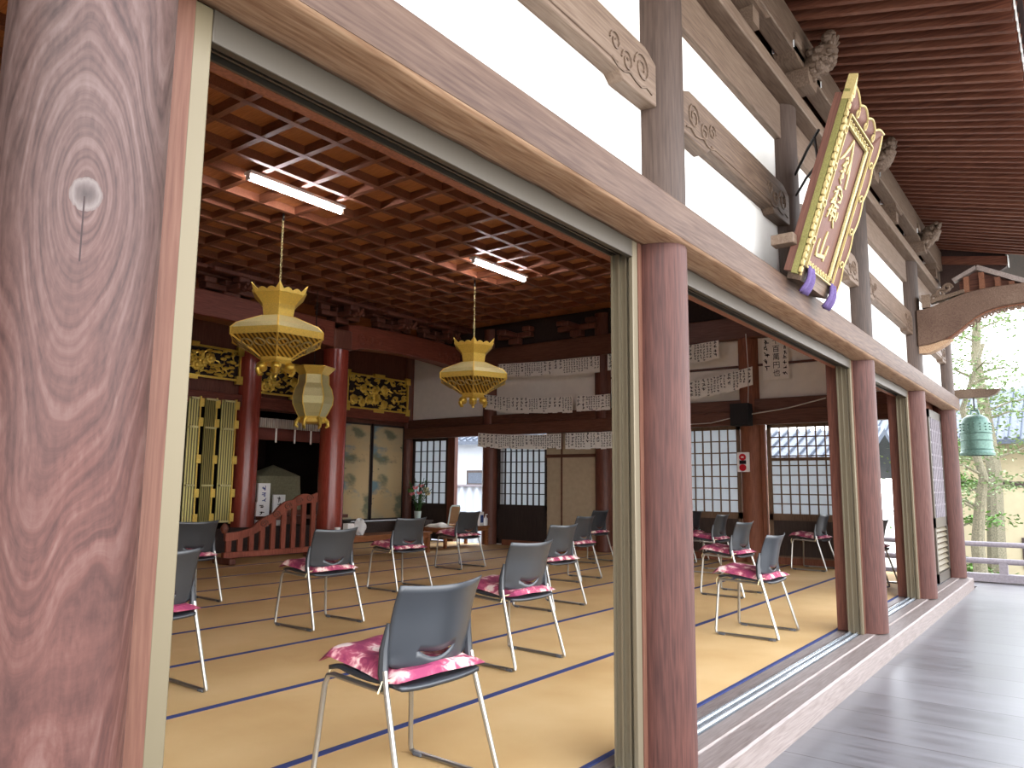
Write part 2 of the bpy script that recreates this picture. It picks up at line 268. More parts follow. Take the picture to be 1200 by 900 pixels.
# ------------------------------------------------------------------ mesh helpers
class MB:
    def __init__(s): s.v = []; s.f = []
    def add(s, vs, fs):
        o = len(s.v); s.v += [tuple(p) for p in vs]; s.f += [tuple(i+o for i in f) for f in fs]; return s
    def box(s, a, b):
        x0, y0, z0 = a; x1, y1, z1 = b
        if x0 > x1: x0, x1 = x1, x0
        if y0 > y1: y0, y1 = y1, y0
        if z0 > z1: z0, z1 = z1, z0
        return s.add([(x0,y0,z0),(x1,y0,z0),(x1,y1,z0),(x0,y1,z0),(x0,y0,z1),(x1,y0,z1),(x1,y1,z1),(x0,y1,z1)],
                     [(0,3,2,1),(4,5,6,7),(0,1,5,4),(1,2,6,5),(2,3,7,6),(3,0,4,7)])
    def obox(s, c, ax, ay, az):
        c = Vector(c); ax, ay, az = Vector(ax), Vector(ay), Vector(az)
        P = [c+ax*i+ay*j+az*k for k in (-1, 1) for (i, j) in ((-1,-1),(1,-1),(1,1),(-1,1))]
        return s.add(P, [(0,3,2,1),(4,5,6,7),(0,1,5,4),(1,2,6,5),(2,3,7,6),(3,0,4,7)])
    def beam(s, p, q, wd, ht, up=(0, 0, 1)):
        p, q = Vector(p), Vector(q); d = (q-p); L = d.length; d.normalize(); u = Vector(up); sd_ = d.cross(u).normalized(); u2 = sd_.cross(d)
        return s.obox((p+q)/2, d*L/2, sd_*wd/2, u2*ht/2)
    def tube(s, pts, r, seg=8, cap=True):
        pts = [Vector(p) for p in pts]; rs = r if isinstance(r, (list, tuple)) else [r]*len(pts); o = len(s.v); ref = None
        for i, p in enumerate(pts):
            d = (pts[min(i+1, len(pts)-1)]-pts[max(i-1, 0)]).normalized()
            if ref is None: ref = d.orthogonal().normalized()
            else: ref = (ref-d*ref.dot(d)).normalized()
            b2 = d.cross(ref)
            for k in range(seg):
                a = 2*pi*k/seg; s.v.append(tuple(p+(ref*cos(a)+b2*sin(a))*rs[i]))
        for i in range(len(pts)-1):
            for k in range(seg):
                a = o+i*seg+k; b_ = o+i*seg+(k+1) % seg; s.f.append((a, b_, b_+seg, a+seg))
        if cap: s.f.append(tuple(o+k for k in reversed(range(seg)))); s.f.append(tuple(o+(len(pts)-1)*seg+k for k in range(seg)))
        return s
    def lathe(s, prof, c=(0, 0, 0), seg=24, ph=0, cap=True):
        o = len(s.v)
        for r_, z in prof:
            for k in range(seg):
                a = ph+2*pi*k/seg; s.v.append((c[0]+r_*cos(a), c[1]+r_*sin(a), c[2]+z))
        for i in range(len(prof)-1):
            for k in range(seg):
                a = o+i*seg+k; b_ = o+i*seg+(k+1) % seg; s.f.append((a, b_, b_+seg, a+seg))
        if cap: s.f.append(tuple(o+k for k in reversed(range(seg)))); s.f.append(tuple(o+(len(prof)-1)*seg+k for k in range(seg)))
        return s
    def prism(s, poly, f0, f1):
        """poly 2-D outline; f0/f1 map a 2-D point to the two end faces"""
        k = len(poly); o = len(s.v)
        s.v += [tuple(f0(p)) for p in poly]+[tuple(f1(p)) for p in poly]
        s.f.append(tuple(o+i for i in range(k))); s.f.append(tuple(o+k+i for i in reversed(range(k))))
        for i in range(k): j = (i+1) % k; s.f.append((o+i, o+k+i, o+k+j, o+j))
        return s
    def ball(s, c, r, sq=(1, 1, 1), seg=10, rings=6):
        o = len(s.v); s.v.append((c[0], c[1], c[2]-r*sq[2]))
        for i in range(1, rings):
            t = -pi/2+pi*i/rings
            for k in range(seg):
                a = 2*pi*k/seg; s.v.append((c[0]+r*sq[0]*cos(t)*cos(a), c[1]+r*sq[1]*cos(t)*sin(a), c[2]+r*sq[2]*sin(t)))
        s.v.append((c[0], c[1], c[2]+r*sq[2])); top = len(s.v)-1
        for k in range(seg):
            s.f.append((o, o+1+(k+1) % seg, o+1+k)); s.f.append((top, top-seg+k, top-seg+(k+1) % seg))
        for i in range(rings-2):
            for k in range(seg):
                a = o+1+i*seg+k; b_ = o+1+i*seg+(k+1) % seg; s.f.append((a, b_, b_+seg, a+seg))
        return s
    def grid(s, fn, nu, nv):
        o = len(s.v)
        for j in range(nv+1):
            for i in range(nu+1): s.v.append(tuple(fn(i/nu, j/nv)))
        for j in range(nv):
            for i in range(nu):
                a = o+j*(nu+1)+i; s.f.append((a, a+1, a+nu+2, a+nu+1))
        return s
    def ribbon(s, pts, wd, f):
        """flat brush stroke: 2-D points with a width at each, mapped by f(a, b) to 3-D"""
        pts = [Vector(p) for p in pts]; ws = wd if isinstance(wd, (list, tuple)) else [wd]*len(pts); L = []; Q = []
        for i, p in enumerate(pts):
            d = (pts[min(i+1, len(pts)-1)]-pts[max(i-1, 0)]).normalized(); nn = Vector((-d[1], d[0]))
            L.append(p+nn*ws[i]/2); Q.append(p-nn*ws[i]/2)
        o = len(s.v); s.v += [tuple(f(p[0], p[1])) for p in L]+[tuple(f(p[0], p[1])) for p in Q]; k = len(pts)
        for i in range(k-1): s.f.append((o+i, o+k+i, o+k+i+1, o+i+1))
        return s
def obj(name, mb, mat, parent=None, bev=0, smooth=True, local=False, solid=0, kind=None):
    me = bpy.data.meshes.new(name)
    v = mb.v; org = Vector((0, 0, 0))
    if parent is None and not local:
        xs, ys, zs = zip(*v); org = Vector(((min(xs)+max(xs))/2, (min(ys)+max(ys))/2, min(zs)))
    if parent is not None and not local: org = parent_origin(parent)
    me.from_pydata([(p[0]-org[0], p[1]-org[1], p[2]-org[2]) for p in v], [], mb.f); me.validate()
    b = bmesh.new(); b.from_mesh(me); bmesh.ops.remove_doubles(b, verts=b.verts, dist=1e-5); bmesh.ops.recalc_face_normals(b, faces=b.faces); b.to_mesh(me); b.free()
    me.materials.append(mat)
    if smooth:
        me.polygons.foreach_set('use_smooth', [True]*len(me.polygons)); me.set_sharp_from_angle(angle=radians(38))
    o = bpy.data.objects.new(name, me); COL.objects.link(o)
    if parent is not None: o.parent = parent
    if parent is None and not local: o.location = org
    if solid: md = o.modifiers.new('solid', 'SOLIDIFY'); md.thickness = solid; md.offset = 0
    if bev: md = o.modifiers.new('bevel', 'BEVEL'); md.width = bev; md.segments = 2; md.limit_method = 'ANGLE'
    if kind: o['kind'] = kind
    return o
def parent_origin(p):
    t = Vector((0, 0, 0))
    while p is not None: t += p.location; p = p.parent
    return t
def tag(o, label, cat, group=None, kind='thing'):
    o['label'] = label; o['category'] = cat; o['kind'] = kind
    if group: o['group'] = group
    return o
def thing(name, label, cat, loc=(0, 0, 0), group=None, rz=0, rot=None):
    o = bpy.data.objects.new(name, None); COL.objects.link(o); o.location = loc; o.empty_display_size = .1
    o.rotation_euler = rot if rot else (0, 0, rz)
    return tag(o, label, cat, group)
def struct(name, mb, mat, parent=None, **k): return obj(name, mb, mat, parent, kind='structure', **k)
def dup(root, loc, label, group=None, rz=None):
    r = root.copy(); COL.objects.link(r); r.location = loc; r['label'] = label
    if rz is not None: r.rotation_euler = (0, 0, rz)
    if group: r['group'] = group
    for ch in root.children:
        c = ch.copy(); COL.objects.link(c); c.parent = r
        for g in ch.children:
            d = g.copy(); COL.objects.link(d); d.parent = c
    return r
def text_mesh(s, size):
    cu = bpy.data.curves.new('glyph', 'FONT'); cu.body = s; cu.size = size; cu.align_x = 'CENTER'; cu.align_y = 'CENTER'
    o = bpy.data.objects.new('glyph', cu); COL.objects.link(o); dg = bpy.context.evaluated_depsgraph_get()
    me = bpy.data.meshes.new_from_object(o.evaluated_get(dg)); vs = [tuple(v.co) for v in me.vertices]; fs = [tuple(p.vertices) for p in me.polygons]
    bpy.data.objects.remove(o); bpy.data.curves.remove(cu); bpy.data.meshes.remove(me); return vs, fs

# ------------------------------------------------------------------ key dimensions (metres; facade runs along Y, hall on the -X side)
XC, RP = -1.48, .1425                 # pillar line and pillar radius
PY = [.597, 3.0, 6.69, 9.12, 11.5]     # pillars along the facade
YE = 11.62                            # end wall face
XA = -11.6                            # altar wall face
VZ = -.15                             # veranda level
ZC = 4.2                              # underside of the ceiling battens

# ------------------------------------------------------------------ the setting
struct('ground', MB().box((-60, -40, -1.3), (60, 90, -1.1)), m_gravel, smooth=False)
struct('floor', MB().box((XA-3, -2.7, -.25), (-1.69, YE+.1, -.02)), m_dark, smooth=False)
struct('floor_veranda', MB().box((-1.285, -4, -.25), (1.9, 12.75, VZ)), m_ver, smooth=False)
struct('floor_veranda_end', MB().box((-14, YE+.35, -.25), (-1.285, 12.75, VZ)), m_ver, smooth=False)
struct('wall_front', MB().box((-1.56, -2.6, 2.28), (-1.465, 11.5, 4.15)), m_plaster, smooth=False)
W = MB()   # end wall: plaster above the head beam, infill below beside the doors
W.box((XA-.1, YE, 2.1), (-1.5, YE+.1, 4.6))
W.box((-9.0-.02, YE+.04, -.02), (-9.33, YE+.1, 2.2)); W.box((-11.7, YE+.04, -.02), (-11.5, YE+.1, 2.2))
W.box((-1.9, YE+.02, -.02), (-1.5, YE+.1, 2.2))
struct('wall_end', W, m_plaster_in, smooth=False)
struct('wall_altar', MB().box((XA-.12, -2.6, 2.4), (XA, YE, 4.6)).box((XA-.12, -2.6, .4), (XA, 6.1, 2.45)).box((XA-.12, 9.62, .4), (XA-.02, YE, 2.45)), m_dark, smooth=False)
struct('wall_far', MB().box((XA-3, -2.7, -.02), (-1.5, -2.6, 4.6)), m_dark, smooth=False)
V = MB().box((XA-3, 5.4, -.02), (XA-2.9, 10.2, 3)).box((XA-3, 5.4, -.02), (XA-.1, 5.5, 3)).box((XA-3, 10.1, -.02), (XA-.1, 10.2, 3)).box((XA-3, 5.4, 2.9), (XA-.1, 10.2, 3))
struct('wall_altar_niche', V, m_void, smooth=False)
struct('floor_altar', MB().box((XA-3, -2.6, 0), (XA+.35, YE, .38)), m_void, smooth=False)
# coffered ceiling
CE = MB().box((XA-.1, -2.6, ZC+.09), (-1.5, YE, ZC+.14))
ceil = struct('ceiling', CE, m_ceil, smooth=False)
b1 = MB(); b2 = MB()
x = -1.99
while x > -9.9: b1.box((x-.03, -2.6, ZC), (x+.03, 11.1, ZC+.1)); x -= .4665
y = -2.35
while y < 11.1: b2.box((-9.9, y-.03, ZC+.002), (-1.6, y+.03, ZC+.1)); y += .4715
struct('ceiling_batten', b1, m_darkY.copy() if False else m_bat, ceil, smooth=False); struct('ceiling_batten', b2, m_bat, ceil, smooth=False)
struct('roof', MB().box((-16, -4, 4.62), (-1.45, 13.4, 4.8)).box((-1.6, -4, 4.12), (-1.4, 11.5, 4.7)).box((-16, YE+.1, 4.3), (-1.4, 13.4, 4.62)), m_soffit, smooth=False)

# ------------------------------------------------------------------ straw matting strips with blue borders
xe = -1.69; k = 0
ordn = ['first', 'second', 'third', 'fourth', 'fifth', 'sixth', 'seventh', 'eighth', 'ninth', 'tenth']
while xe > -11.1 and k < 10:
    x1 = max(xe-.957, -11.24)
    t = thing('straw_mat', f'long golden straw mat with blue cloth edges, {ordn[k]} strip in from the veranda sill', 'mat', ((xe+x1)/2, 4.5, -.02), 'blue-edged straw mats on the hall floor')
    obj('woven_field', MB().box((x1+.022, -2.55, -.02), (xe-.022, YE-.02, 0)), m_tatami, t, smooth=False)
    for a, b in ((x1+.001, x1+.023), (xe-.023, xe-.001)): obj('cloth_border', MB().box((a, -2.55, -.02), (b, YE-.02, .0015)), m_blue, t, smooth=False)
    xe = x1-.001 if k else -2.647; k += 1

# ------------------------------------------------------------------ facade pillars
def pillar(name, label, y, z0, z1, mat, x=XC, r=RP, seg=40, bulge=0):
    o = obj(name, MB().lathe([(r, 0), (r, z1-z0)], (x, y, z0), seg), mat); return tag(o, label, 'pillar')
plab = ['massive weathered pillar with a large knot, beside the pale metal jamb', 'round red-brown pillar between the near opening and the wide middle opening',
        'round red-brown pillar at the far end of the wide middle opening', 'round pillar between the narrow open bay and the latticed door', 'round corner pillar at the far end beside the latticed door']
p0 = pillar('facade_pillar', plab[0], PY[0], 0, 4.1, m_knot)
for i in range(1, 5):
    t = thing('facade_pillar', plab[i], 'pillar', (XC, PY[i], 0))
    obj('lower_shaft', MB().lathe([(RP, 0), (RP, 2.25)], (XC, PY[i], 0), 40), m_post_red, t)
    obj('upper_shaft', MB().lathe([(RP, 2.25), (RP, 3.75)], (XC, PY[i], 0), 40), m_post_grey, t)
tag(obj('strut_post', MB().lathe([(.12, 2.3), (.12, 3.75)], (XC, 4.84, 0), 32), m_post_grey), 'shaded round post above the wide opening, behind the tilted name board', 'post')
# nageshi: long weathered beam over the openings
t = thing('lintel_beam', 'long weathered grey-brown beam running above all the openings', 'beam', (-1.39, 4.5, 2.16))
obj('beam_body', MB().prism([(-1.31, 2.176), (-1.305, 2.19), (-1.305, 2.325), (-1.315, 2.337), (-1.46, 2.337), (-1.46, 2.176)], lambda p: (p[0], -2.6, p[1]), lambda p: (p[0], 11.66, p[1])), m_nageshi, t)
rr = random.Random(21)     # worn underside, bounce light painted into its pale tone; lower edge chipped and wavy
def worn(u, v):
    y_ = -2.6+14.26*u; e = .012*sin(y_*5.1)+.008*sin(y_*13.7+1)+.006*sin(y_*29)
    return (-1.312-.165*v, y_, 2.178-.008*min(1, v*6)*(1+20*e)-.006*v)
obj('worn_lit_underside', MB().grid(worn, 300, 8), m_worn_lit, t, solid=.004)
tag(obj('lintel_rail', MB().box((-1.63, -2.6, 2.112), (-1.592, 11.4, 2.28)), m_tanpost), 'reddish grooved door head just inside the metal track', 'beam')
# carved mid beams
def carved(y0, y1, label):
    t = thing('carved_tie_beam', label, 'beam', (-1.43, (y0+y1)/2, 2.8), 'carved beams across the white plaster'); d = .3
    pr = [(y0, 2.775), (y0+d, 2.765), (y0+d+.04, 2.795), (y1-d-.04, 2.795), (y1-d, 2.765), (y1, 2.775), (y1, 2.97), (y1-.1, 3.01), (y0+.1, 3.01), (y0, 2.97)]
    obj('beam_body', MB().prism(pr, lambda p: (-1.395, p[0], p[1]), lambda p: (-1.47, p[0], p[1])), m_frieze, t, bev=.006)
    g = MB()   # chip-carved scrolls at both ends, raised lines
    for e, sgn in ((y0, 1), (y1, -1)):
        for (cy, cz, r0, tu) in ((.14, 2.89, .07, 1.6), (.27, 2.86, .05, 1.4), (.37, 2.90, .045, 1.3)):
            pts = []
            for q in range(22):
                a = q/21*2*pi*tu; rr = r0*(1-.75*q/21); pts.append((-1.392, e+sgn*(cy+rr*cos(a)), cz+rr*sin(a)))
            g.tube(pts, .005, 5)
        g.tube([(-1.392, e+sgn*(.05+i*.05), 2.81+.012*sin(i*2)) for i in range(8)], .005, 5)
    g.tube([(-1.394, y0+.35, 2.82), (-1.394, y1-.35, 2.82)], .005, 5)
    obj('scroll_carving', g, m_frieze, t)
carved(PY[0]+.1, PY[1]-.125, 'scroll-carved beam across the plaster above the near opening')
carved(PY[1]+.13, 4.75, 'scroll-carved beam between the second pillar and the shaded post')
carved(4.93, PY[2]-.12, 'scroll-carved beam half hidden behind the name board')
carved(PY[2]+.13, PY[3]-.12, 'scroll-carved beam above the narrow open bay')
carved(PY[3]+.13, PY[4]-.12, 'scroll-carved beam above the latticed door')
for a, b, l in ((PY[0], PY[1], 'grained grey band under the eave above the near opening'), (PY[1], 4.84, 'grained grey band under the eave between second pillar and shaded post'), (4.84, PY[2], 'grained grey band under the eave behind the name board'), (PY[2], PY[3], 'grained grey band under the eave above the narrow open bay'), (PY[3], PY[4], 'grained grey band under the eave above the latticed door')):
    tag(obj('frieze_band', MB().box((-1.425, a+.1, 3.36), (-1.47, b-.1, 3.6)), m_frieze, bev=.006), l, 'beam', 'grained bands under the eave')
tag(obj('wall_plate', MB().box((-1.33, -2.6, 3.6), (-1.464, 11.7, 3.69)), m_frieze, bev=.008), 'flat grey plate beam on top of the posts, carrying the brackets', 'beam')
tag(obj('bracket_board', MB().box((-1.44, -2.6, 3.69), (-1.464, 11.6, 4.1)), m_orange), 'orange-brown boarding between the eave brackets', 'board')
tag(obj('eave_purlin', MB().box((-1.27, -2.6, 3.83), (-1.38, 11.75, 4.08)), m_frieze, bev=.008), 'long beige purlin carrying the rafters', 'beam')
# brackets with carved noses
def bracket(y, label, big=True):
    t = thing('eave_bracket', label, 'bracket', (-1.35, y, 3.69), 'carved eave brackets')
    obj('bearing_block', MB().prism([(-.10, 3.74), (-.07, 3.69), (.07, 3.69), (.10, 3.74), (.10, 3.80), (-.10, 3.80)], lambda p: (-1.24, y+p[0], p[1]), lambda p: (-1.44, y+p[0], p[1])), m_frieze, t)
    for sgn in (-1, 1):
        obj('bracket_arm', MB().prism([(.06, 3.80), (.2, 3.80), (.30, 3.84), (.30, 3.88), (.06, 3.88)], lambda p: (-1.27, y+sgn*p[0], p[1]), lambda p: (-1.40, y+sgn*p[0], p[1])), m_frieze, t)
        obj('painted_arm_end', MB().box((-1.262, y+sgn*.30, 3.84), (-1.40, y+sgn*.306, 3.885)), m_white, t)
        obj('small_block', MB().box((-1.25, y+sgn*.17, 3.88), (-1.40, y+sgn*.29, 3.95)), m_frieze, t, bev=.01)
    g = MB(); rr = random.Random(int(y*100))
    g.tube([(-1.27, y, 3.81), (-1.22, y, 3.84), (-1.16, y, 3.89), (-1.11, y, 3.94)], [.06, .08, .08, .05], 10)
    for q in range(46):
        u = rr.random(); a = rr.random()*2*pi; rad = .085
        g.ball((-1.24+u*.13, y+cos(a)*rad*.8, 3.84+u*.09+sin(a)*rad), .018+.02*rr.random(), (1.1, 1, .9), 7, 4)
    for q in range(7):
        a = q*.9; g.tube([(-1.12+.03*cos(a)*i/4+.02*i/4, y+.07*sin(a)*(i/4), 3.93+.02*i/4+.05*cos(a)*i/4) for i in range(5)], [.022, .02, .018, .014, .008], 6)
    obj('carved_nose', g, m_frieze, t)
for y, l in ((PY[1], 'carved bracket nose at the eave over the second pillar'), (4.84, 'carved bracket nose above the shaded post, near the name board tip'), (PY[2], 'carved bracket nose peeking out behind the name board'), (PY[3], 'carved bracket nose above the pillar by the curved porch beam')): bracket(y, l)
def longarm(y, l):
    t = thing('intermediate_bracket', l, 'bracket', (-1.36, y, 3.69), 'small brackets with white ends between pillars')
    obj('strut', MB().box((-1.30, y-.05, 3.69), (-1.43, y+.05, 3.80)), m_frieze, t); obj('arm', MB().prism([(-.2, 3.84), (-.12, 3.79), (.12, 3.79), (.2, 3.84), (.2, 3.87), (-.2, 3.87)], lambda p: (-1.28, y+p[0], p[1]), lambda p: (-1.41, y+p[0], p[1])), m_frieze, t)
    obj('painted_end', MB().box((-1.275, y-.206, 3.835), (-1.41, y-.2, 3.875)), m_white, t)
longarm(3.95, 'small white-ended bracket between second pillar and shaded post'); longarm(7.9, 'small white-ended bracket above the narrow open bay'); longarm(10.3, 'small white-ended bracket above the latticed door')
# eave: rafters and soffit
def zr(x): return 4.08-.27*(x+1.27)
ev = thing('eave', 'deep eave of closely spaced brown rafters under dark boards', 'eave', (-.7, 5, 3.9))
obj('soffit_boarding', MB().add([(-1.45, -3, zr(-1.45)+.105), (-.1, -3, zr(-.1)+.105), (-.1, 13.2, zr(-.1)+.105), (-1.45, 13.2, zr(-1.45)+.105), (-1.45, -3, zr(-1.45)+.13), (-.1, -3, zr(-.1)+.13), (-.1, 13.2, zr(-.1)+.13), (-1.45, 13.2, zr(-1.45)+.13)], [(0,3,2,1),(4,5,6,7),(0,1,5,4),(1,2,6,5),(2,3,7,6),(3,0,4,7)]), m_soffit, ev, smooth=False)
raf = MB().beam((-1.42, 0, zr(-1.42)+.05), (-.14, 0, zr(-.14)+.05), .036, .11); rl = None
cap = MB().obox((-.136, 0, zr(-.136)+.055), (.004, 0, 0), (0, .018, 0), (0, 0, .055))
y = -1.0; first = None; fcap = None
while y < 10.5:
    if first is None:
        mb = MB(); mb.v = [(p[0], p[1]+y, p[2]) for p in raf.v]; mb.f = raf.f; first = obj('rafter', mb, m_raf, ev, smooth=False)
        mb = MB(); mb.v = [(p[0], p[1]+y, p[2]) for p in cap.v]; mb.f = cap.f; fcap = obj('painted_rafter_end', mb, m_white, first, local=False, smooth=False); fcap['kind'] = 'thing'; y0r = y
    else:
        c = first.copy(); COL.objects.link(c); c.parent = ev; c.location = (0, y-y0r, 0); c2 = fcap.copy(); COL.objects.link(c2); c2.parent = c
    y += .131
ev2 = thing('flying_eave', 'outer eave course beyond the white rafter ends', 'eave', (.5, 5, 3.7))
def zf(x): return zr(-.14)+.13-.10*(x+.14)
obj('edge_batten', MB().box((-.16, -3, zr(-.14)+.105), (-.10, 13.2, zr(-.14)+.15)), m_raf, ev2, smooth=False)
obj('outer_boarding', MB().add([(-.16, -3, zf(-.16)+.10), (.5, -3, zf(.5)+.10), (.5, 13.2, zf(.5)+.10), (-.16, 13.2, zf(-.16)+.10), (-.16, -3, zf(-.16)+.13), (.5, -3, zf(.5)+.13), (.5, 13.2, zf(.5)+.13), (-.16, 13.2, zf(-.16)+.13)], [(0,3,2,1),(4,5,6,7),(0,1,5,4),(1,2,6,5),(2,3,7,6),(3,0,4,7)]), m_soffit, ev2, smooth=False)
y = -.93; ff = None
while y < 10.5:
    if ff is None: ff = obj('flying_rafter', MB().beam((-.2, y, zf(-.2)+.055), (.5, y, zf(.5)+.055), .055, .085), m_raf, ev2, smooth=False); y0f = y
    else: c = ff.copy(); COL.objects.link(c); c.parent = ev2; c.location = (0, y-y0f, 0)
    y += .131
tg = thing('gable_boarding', 'dark red-brown boarding closing the far end of the rafters', 'board', (-.95, 10.62, 3.6))
obj('board', MB().prism([(-1.3, 3.5), (-.9, 3.6), (-.6, 3.78), (-.6, zr(-.6)+.1), (-1.3, zr(-1.3)+.1)], lambda p: (p[0], 10.58, p[1]), lambda p: (p[0], 10.66, p[1])), m_soffit, tg)
obj('hip_rafter', MB().beam((-1.35, 10.6, 3.98), (-.58, 10.56, 3.84), .09, .1), m_raf, tg); obj('painted_end', MB().box((-.58, 10.5, 3.77), (-.572, 10.62, 3.9)), m_white, tg)

# ------------------------------------------------------------------ sliding-door frames, jambs, sill
def alu_jamb(y, sgn, label, grp='bronze metal door jambs'):
    """y: pillar-side edge, sgn: direction into the opening"""
    t = thing('metal_door_jamb', label, 'jamb', (-1.53, y+sgn*.05, 0), grp)
    e = .022 if y < 1 else 0
    obj('wood_packing', MB().box((-1.472, y, 0), (-1.5, y+sgn*(.034+e), 2.165)), m_jamb, t)
    obj('front_flange', MB().box((-1.475, y+sgn*(.034+e), 0), (-1.495, y+sgn*(.078+e), 2.164)), m_alu_pale if y < 1 else m_alu_jamb, t, bev=.003)
    g = MB().box((-1.495, y+sgn*.03, 0), (-1.588, y+sgn*.05, 2.12))
    for xx in (-1.515, -1.55, -1.584): g.box((xx-.004, y+sgn*.05, 0), (xx+.004, y+sgn*.066, 2.12))
    obj('track_channel', g, m_alu_jamb, t)
def dark_jamb(y, sgn, label): tag(obj('inner_door_post', MB().box((-1.592, y, 0), (-1.69, y+sgn*.1, 2.19)), m_dark, bev=.004), label, 'post', 'dark red posts just inside the metal jambs')
alu_jamb(PY[0]+.139, 1, 'pale metal jamb against the massive knotted pillar')
alu_jamb(PY[1]-.139, -1, 'bronze metal jamb on the near side of the second pillar')
alu_jamb(PY[2]-.139, -1, 'bronze metal jamb closing the wide middle opening at its far pillar')
alu_jamb(PY[3]-.139, -1, 'bronze metal jamb closing the narrow open bay at its far pillar')
dark_jamb(PY[2]-.02, -1, 'dark red inner post at the far side of the wide middle opening'); dark_jamb(PY[3]-.02, -1, 'dark red inner post at the far side of the narrow open bay')
for a, b, l in ((PY[0]+.13, PY[1]-.13, 'near opening'), (PY[1]+.13, PY[2]-.13, 'wide middle opening'), (PY[2]+.13, PY[3]-.13, 'narrow open bay')):
    t = thing('metal_head_track', f'bronze metal head track over the {l}', 'track', (-1.53, (a+b)/2, 2.08), 'bronze head tracks over the openings')
    obj('front_bar', MB().box((-1.475, a+(.109 if a < 1 else .087), 2.087), (-1.5, b-.087, 2.168)), m_alu, t, bev=.003)
    g = MB().box((-1.5, a, 2.135), (-1.59, b, 2.165))
    for xx in (-1.515, -1.55, -1.586): g.box((xx-.004, a, 2.112), (xx+.004, b, 2.135))
    obj('grooved_track', g, m_alu, t)
t = thing('sill', 'long grey wooden door sill stepping down to the veranda', 'sill', (-1.45, 4.5, -.2))
obj('sill_timber', MB().prism([(-1.28, -.25), (-1.28, -.02), (-1.29, -.01), (-1.405, -.008), (-1.41, -.014), (-1.416, 0), (-1.50, 0), (-1.50, -.02), (-1.62, -.02), (-1.62, -.004), (-1.688, -.004), (-1.688, -.25)], lambda p: (p[0], -2.6, p[1]), lambda p: (p[0], 11.62, p[1])), m_sill, t)
for xx in (-1.525, -1.575): obj('door_rail', MB().box((xx-.009, -2.6, -.02), (xx+.009, 11.4, .003)).box((xx-.004, -2.6, .004), (xx+.004, 11.4, .014)), m_track, t)
# latticed door in the last bay
t = thing('lattice_door', 'grey-white latticed sliding door with louvred foot in the last bay', 'door', (-1.53, 10.85, 0))
a, b = 10.38, 11.36
obj('stile', MB().box((-1.50, a, .01), (-1.54, a+.07, 2.1)), m_alu, t); obj('stile', MB().box((-1.50, b-.07, .01), (-1.54, b, 2.1)), m_alu, t)
for za, zc_ in ((2.0, 2.1), (.66, .78), (.01, .12)): obj('rail', MB().box((-1.50, a, za), (-1.54, b, zc_)), m_alu, t)
g = MB()
for i in range(1, 8): yy = a+.07+(b-a-.14)*i/8; g.box((-1.496, yy-.016, .78), (-1.53, yy+.016, 2.0))
for i in range(1, 8): zz = .78+1.22*i/8; g.box((-1.503, a+.07, zz-.012), (-1.528, b-.07, zz+.012))
obj('lattice', g, m_rail, t); obj('paper', MB().box((-1.531, a+.06, .75), (-1.535, b-.06, 2.02)), m_shoji, t)  # white sheet stands in for glass, sky reflection painted into its colour
g = MB()
for i in range(8): zz = .13+i*.067; g.obox((-1.52, (a+b)/2, zz+.03), (.016, 0, -.02), (0, (b-a)/2-.06, 0), (.002, 0, .004))
obj('louvre', g, m_alu_pale, t)
t2 = thing('sliding_door_stack', 'dark brown door edges stacked beside the latticed door', 'door', (-1.6, 10.3, 0))
obj('outer_leaf', MB().box((-1.555, 9.3, 0), (-1.59, 10.4, 2.13)), m_dark, t2); obj('inner_leaf', MB().box((-1.60, 9.3, 0), (-1.635, 10.36, 2.13)), m_dark, t2)

# ------------------------------------------------------------------ end wall: posts, beams, doors
def ipost(x, label, mat=m_dark, w=.16, z1=4.2): return tag(obj('wall_post', MB().lathe([(w, 0), (w, z1)], (x, YE+.02, 0), 28), mat), label, 'pillar', 'round posts along the end wall')
ipost(-4.14, 'round wall post carrying the speaker and the red alarm panel', m_tanpost); ipost(-6.77, 'round wall post beside the beige closet doors'); ipost(-9.34, 'round wall post between the open doorway and black lattice door'); ipost(-11.62, 'slender round post in the corner beside the painted screens')
tag(obj('wall_beam', MB().box((XA, YE-.10, 2.3), (-1.6, YE, 2.48)), m_darkX, bev=.01), 'dark upper rail along the end wall under the white plaster', 'beam')
tag(obj('wall_beam', MB().box((XA, YE-.16, 2.08), (-1.6, YE, 2.3)), m_darkX, bev=.01), 'dark red head rail directly above the end wall doors', 'beam')
tag(obj('wall_beam', MB().box((-10.1, YE-.14, 3.44), (-1.6, YE, 3.8)), m_darkX, bev=.015), 'heavy dark beam above the white plaster of the end wall', 'beam')
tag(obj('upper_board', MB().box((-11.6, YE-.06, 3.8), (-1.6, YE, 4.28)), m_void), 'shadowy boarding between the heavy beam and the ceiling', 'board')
for a, b in ((-1.7, -4.0), (-4.3, -6.6)): tag(obj('picture_rail', MB().box((a, YE-.03, 3.0), (b, YE, 3.035)), m_darkX), {-1.7: 'thin dark rail across the plaster behind the big notice', -4.3: 'thin dark rail across the plaster beside the middle pillar', -6.95: 'thin dark rail across the plaster behind the paper strips'}[a], 'rail')
tag(obj('end_baseboard', MB().box((-9.0, YE-.03, 0), (-2.7, YE+.02, .1)), m_tanpost), 'brown threshold board along the foot of the end wall', 'board')
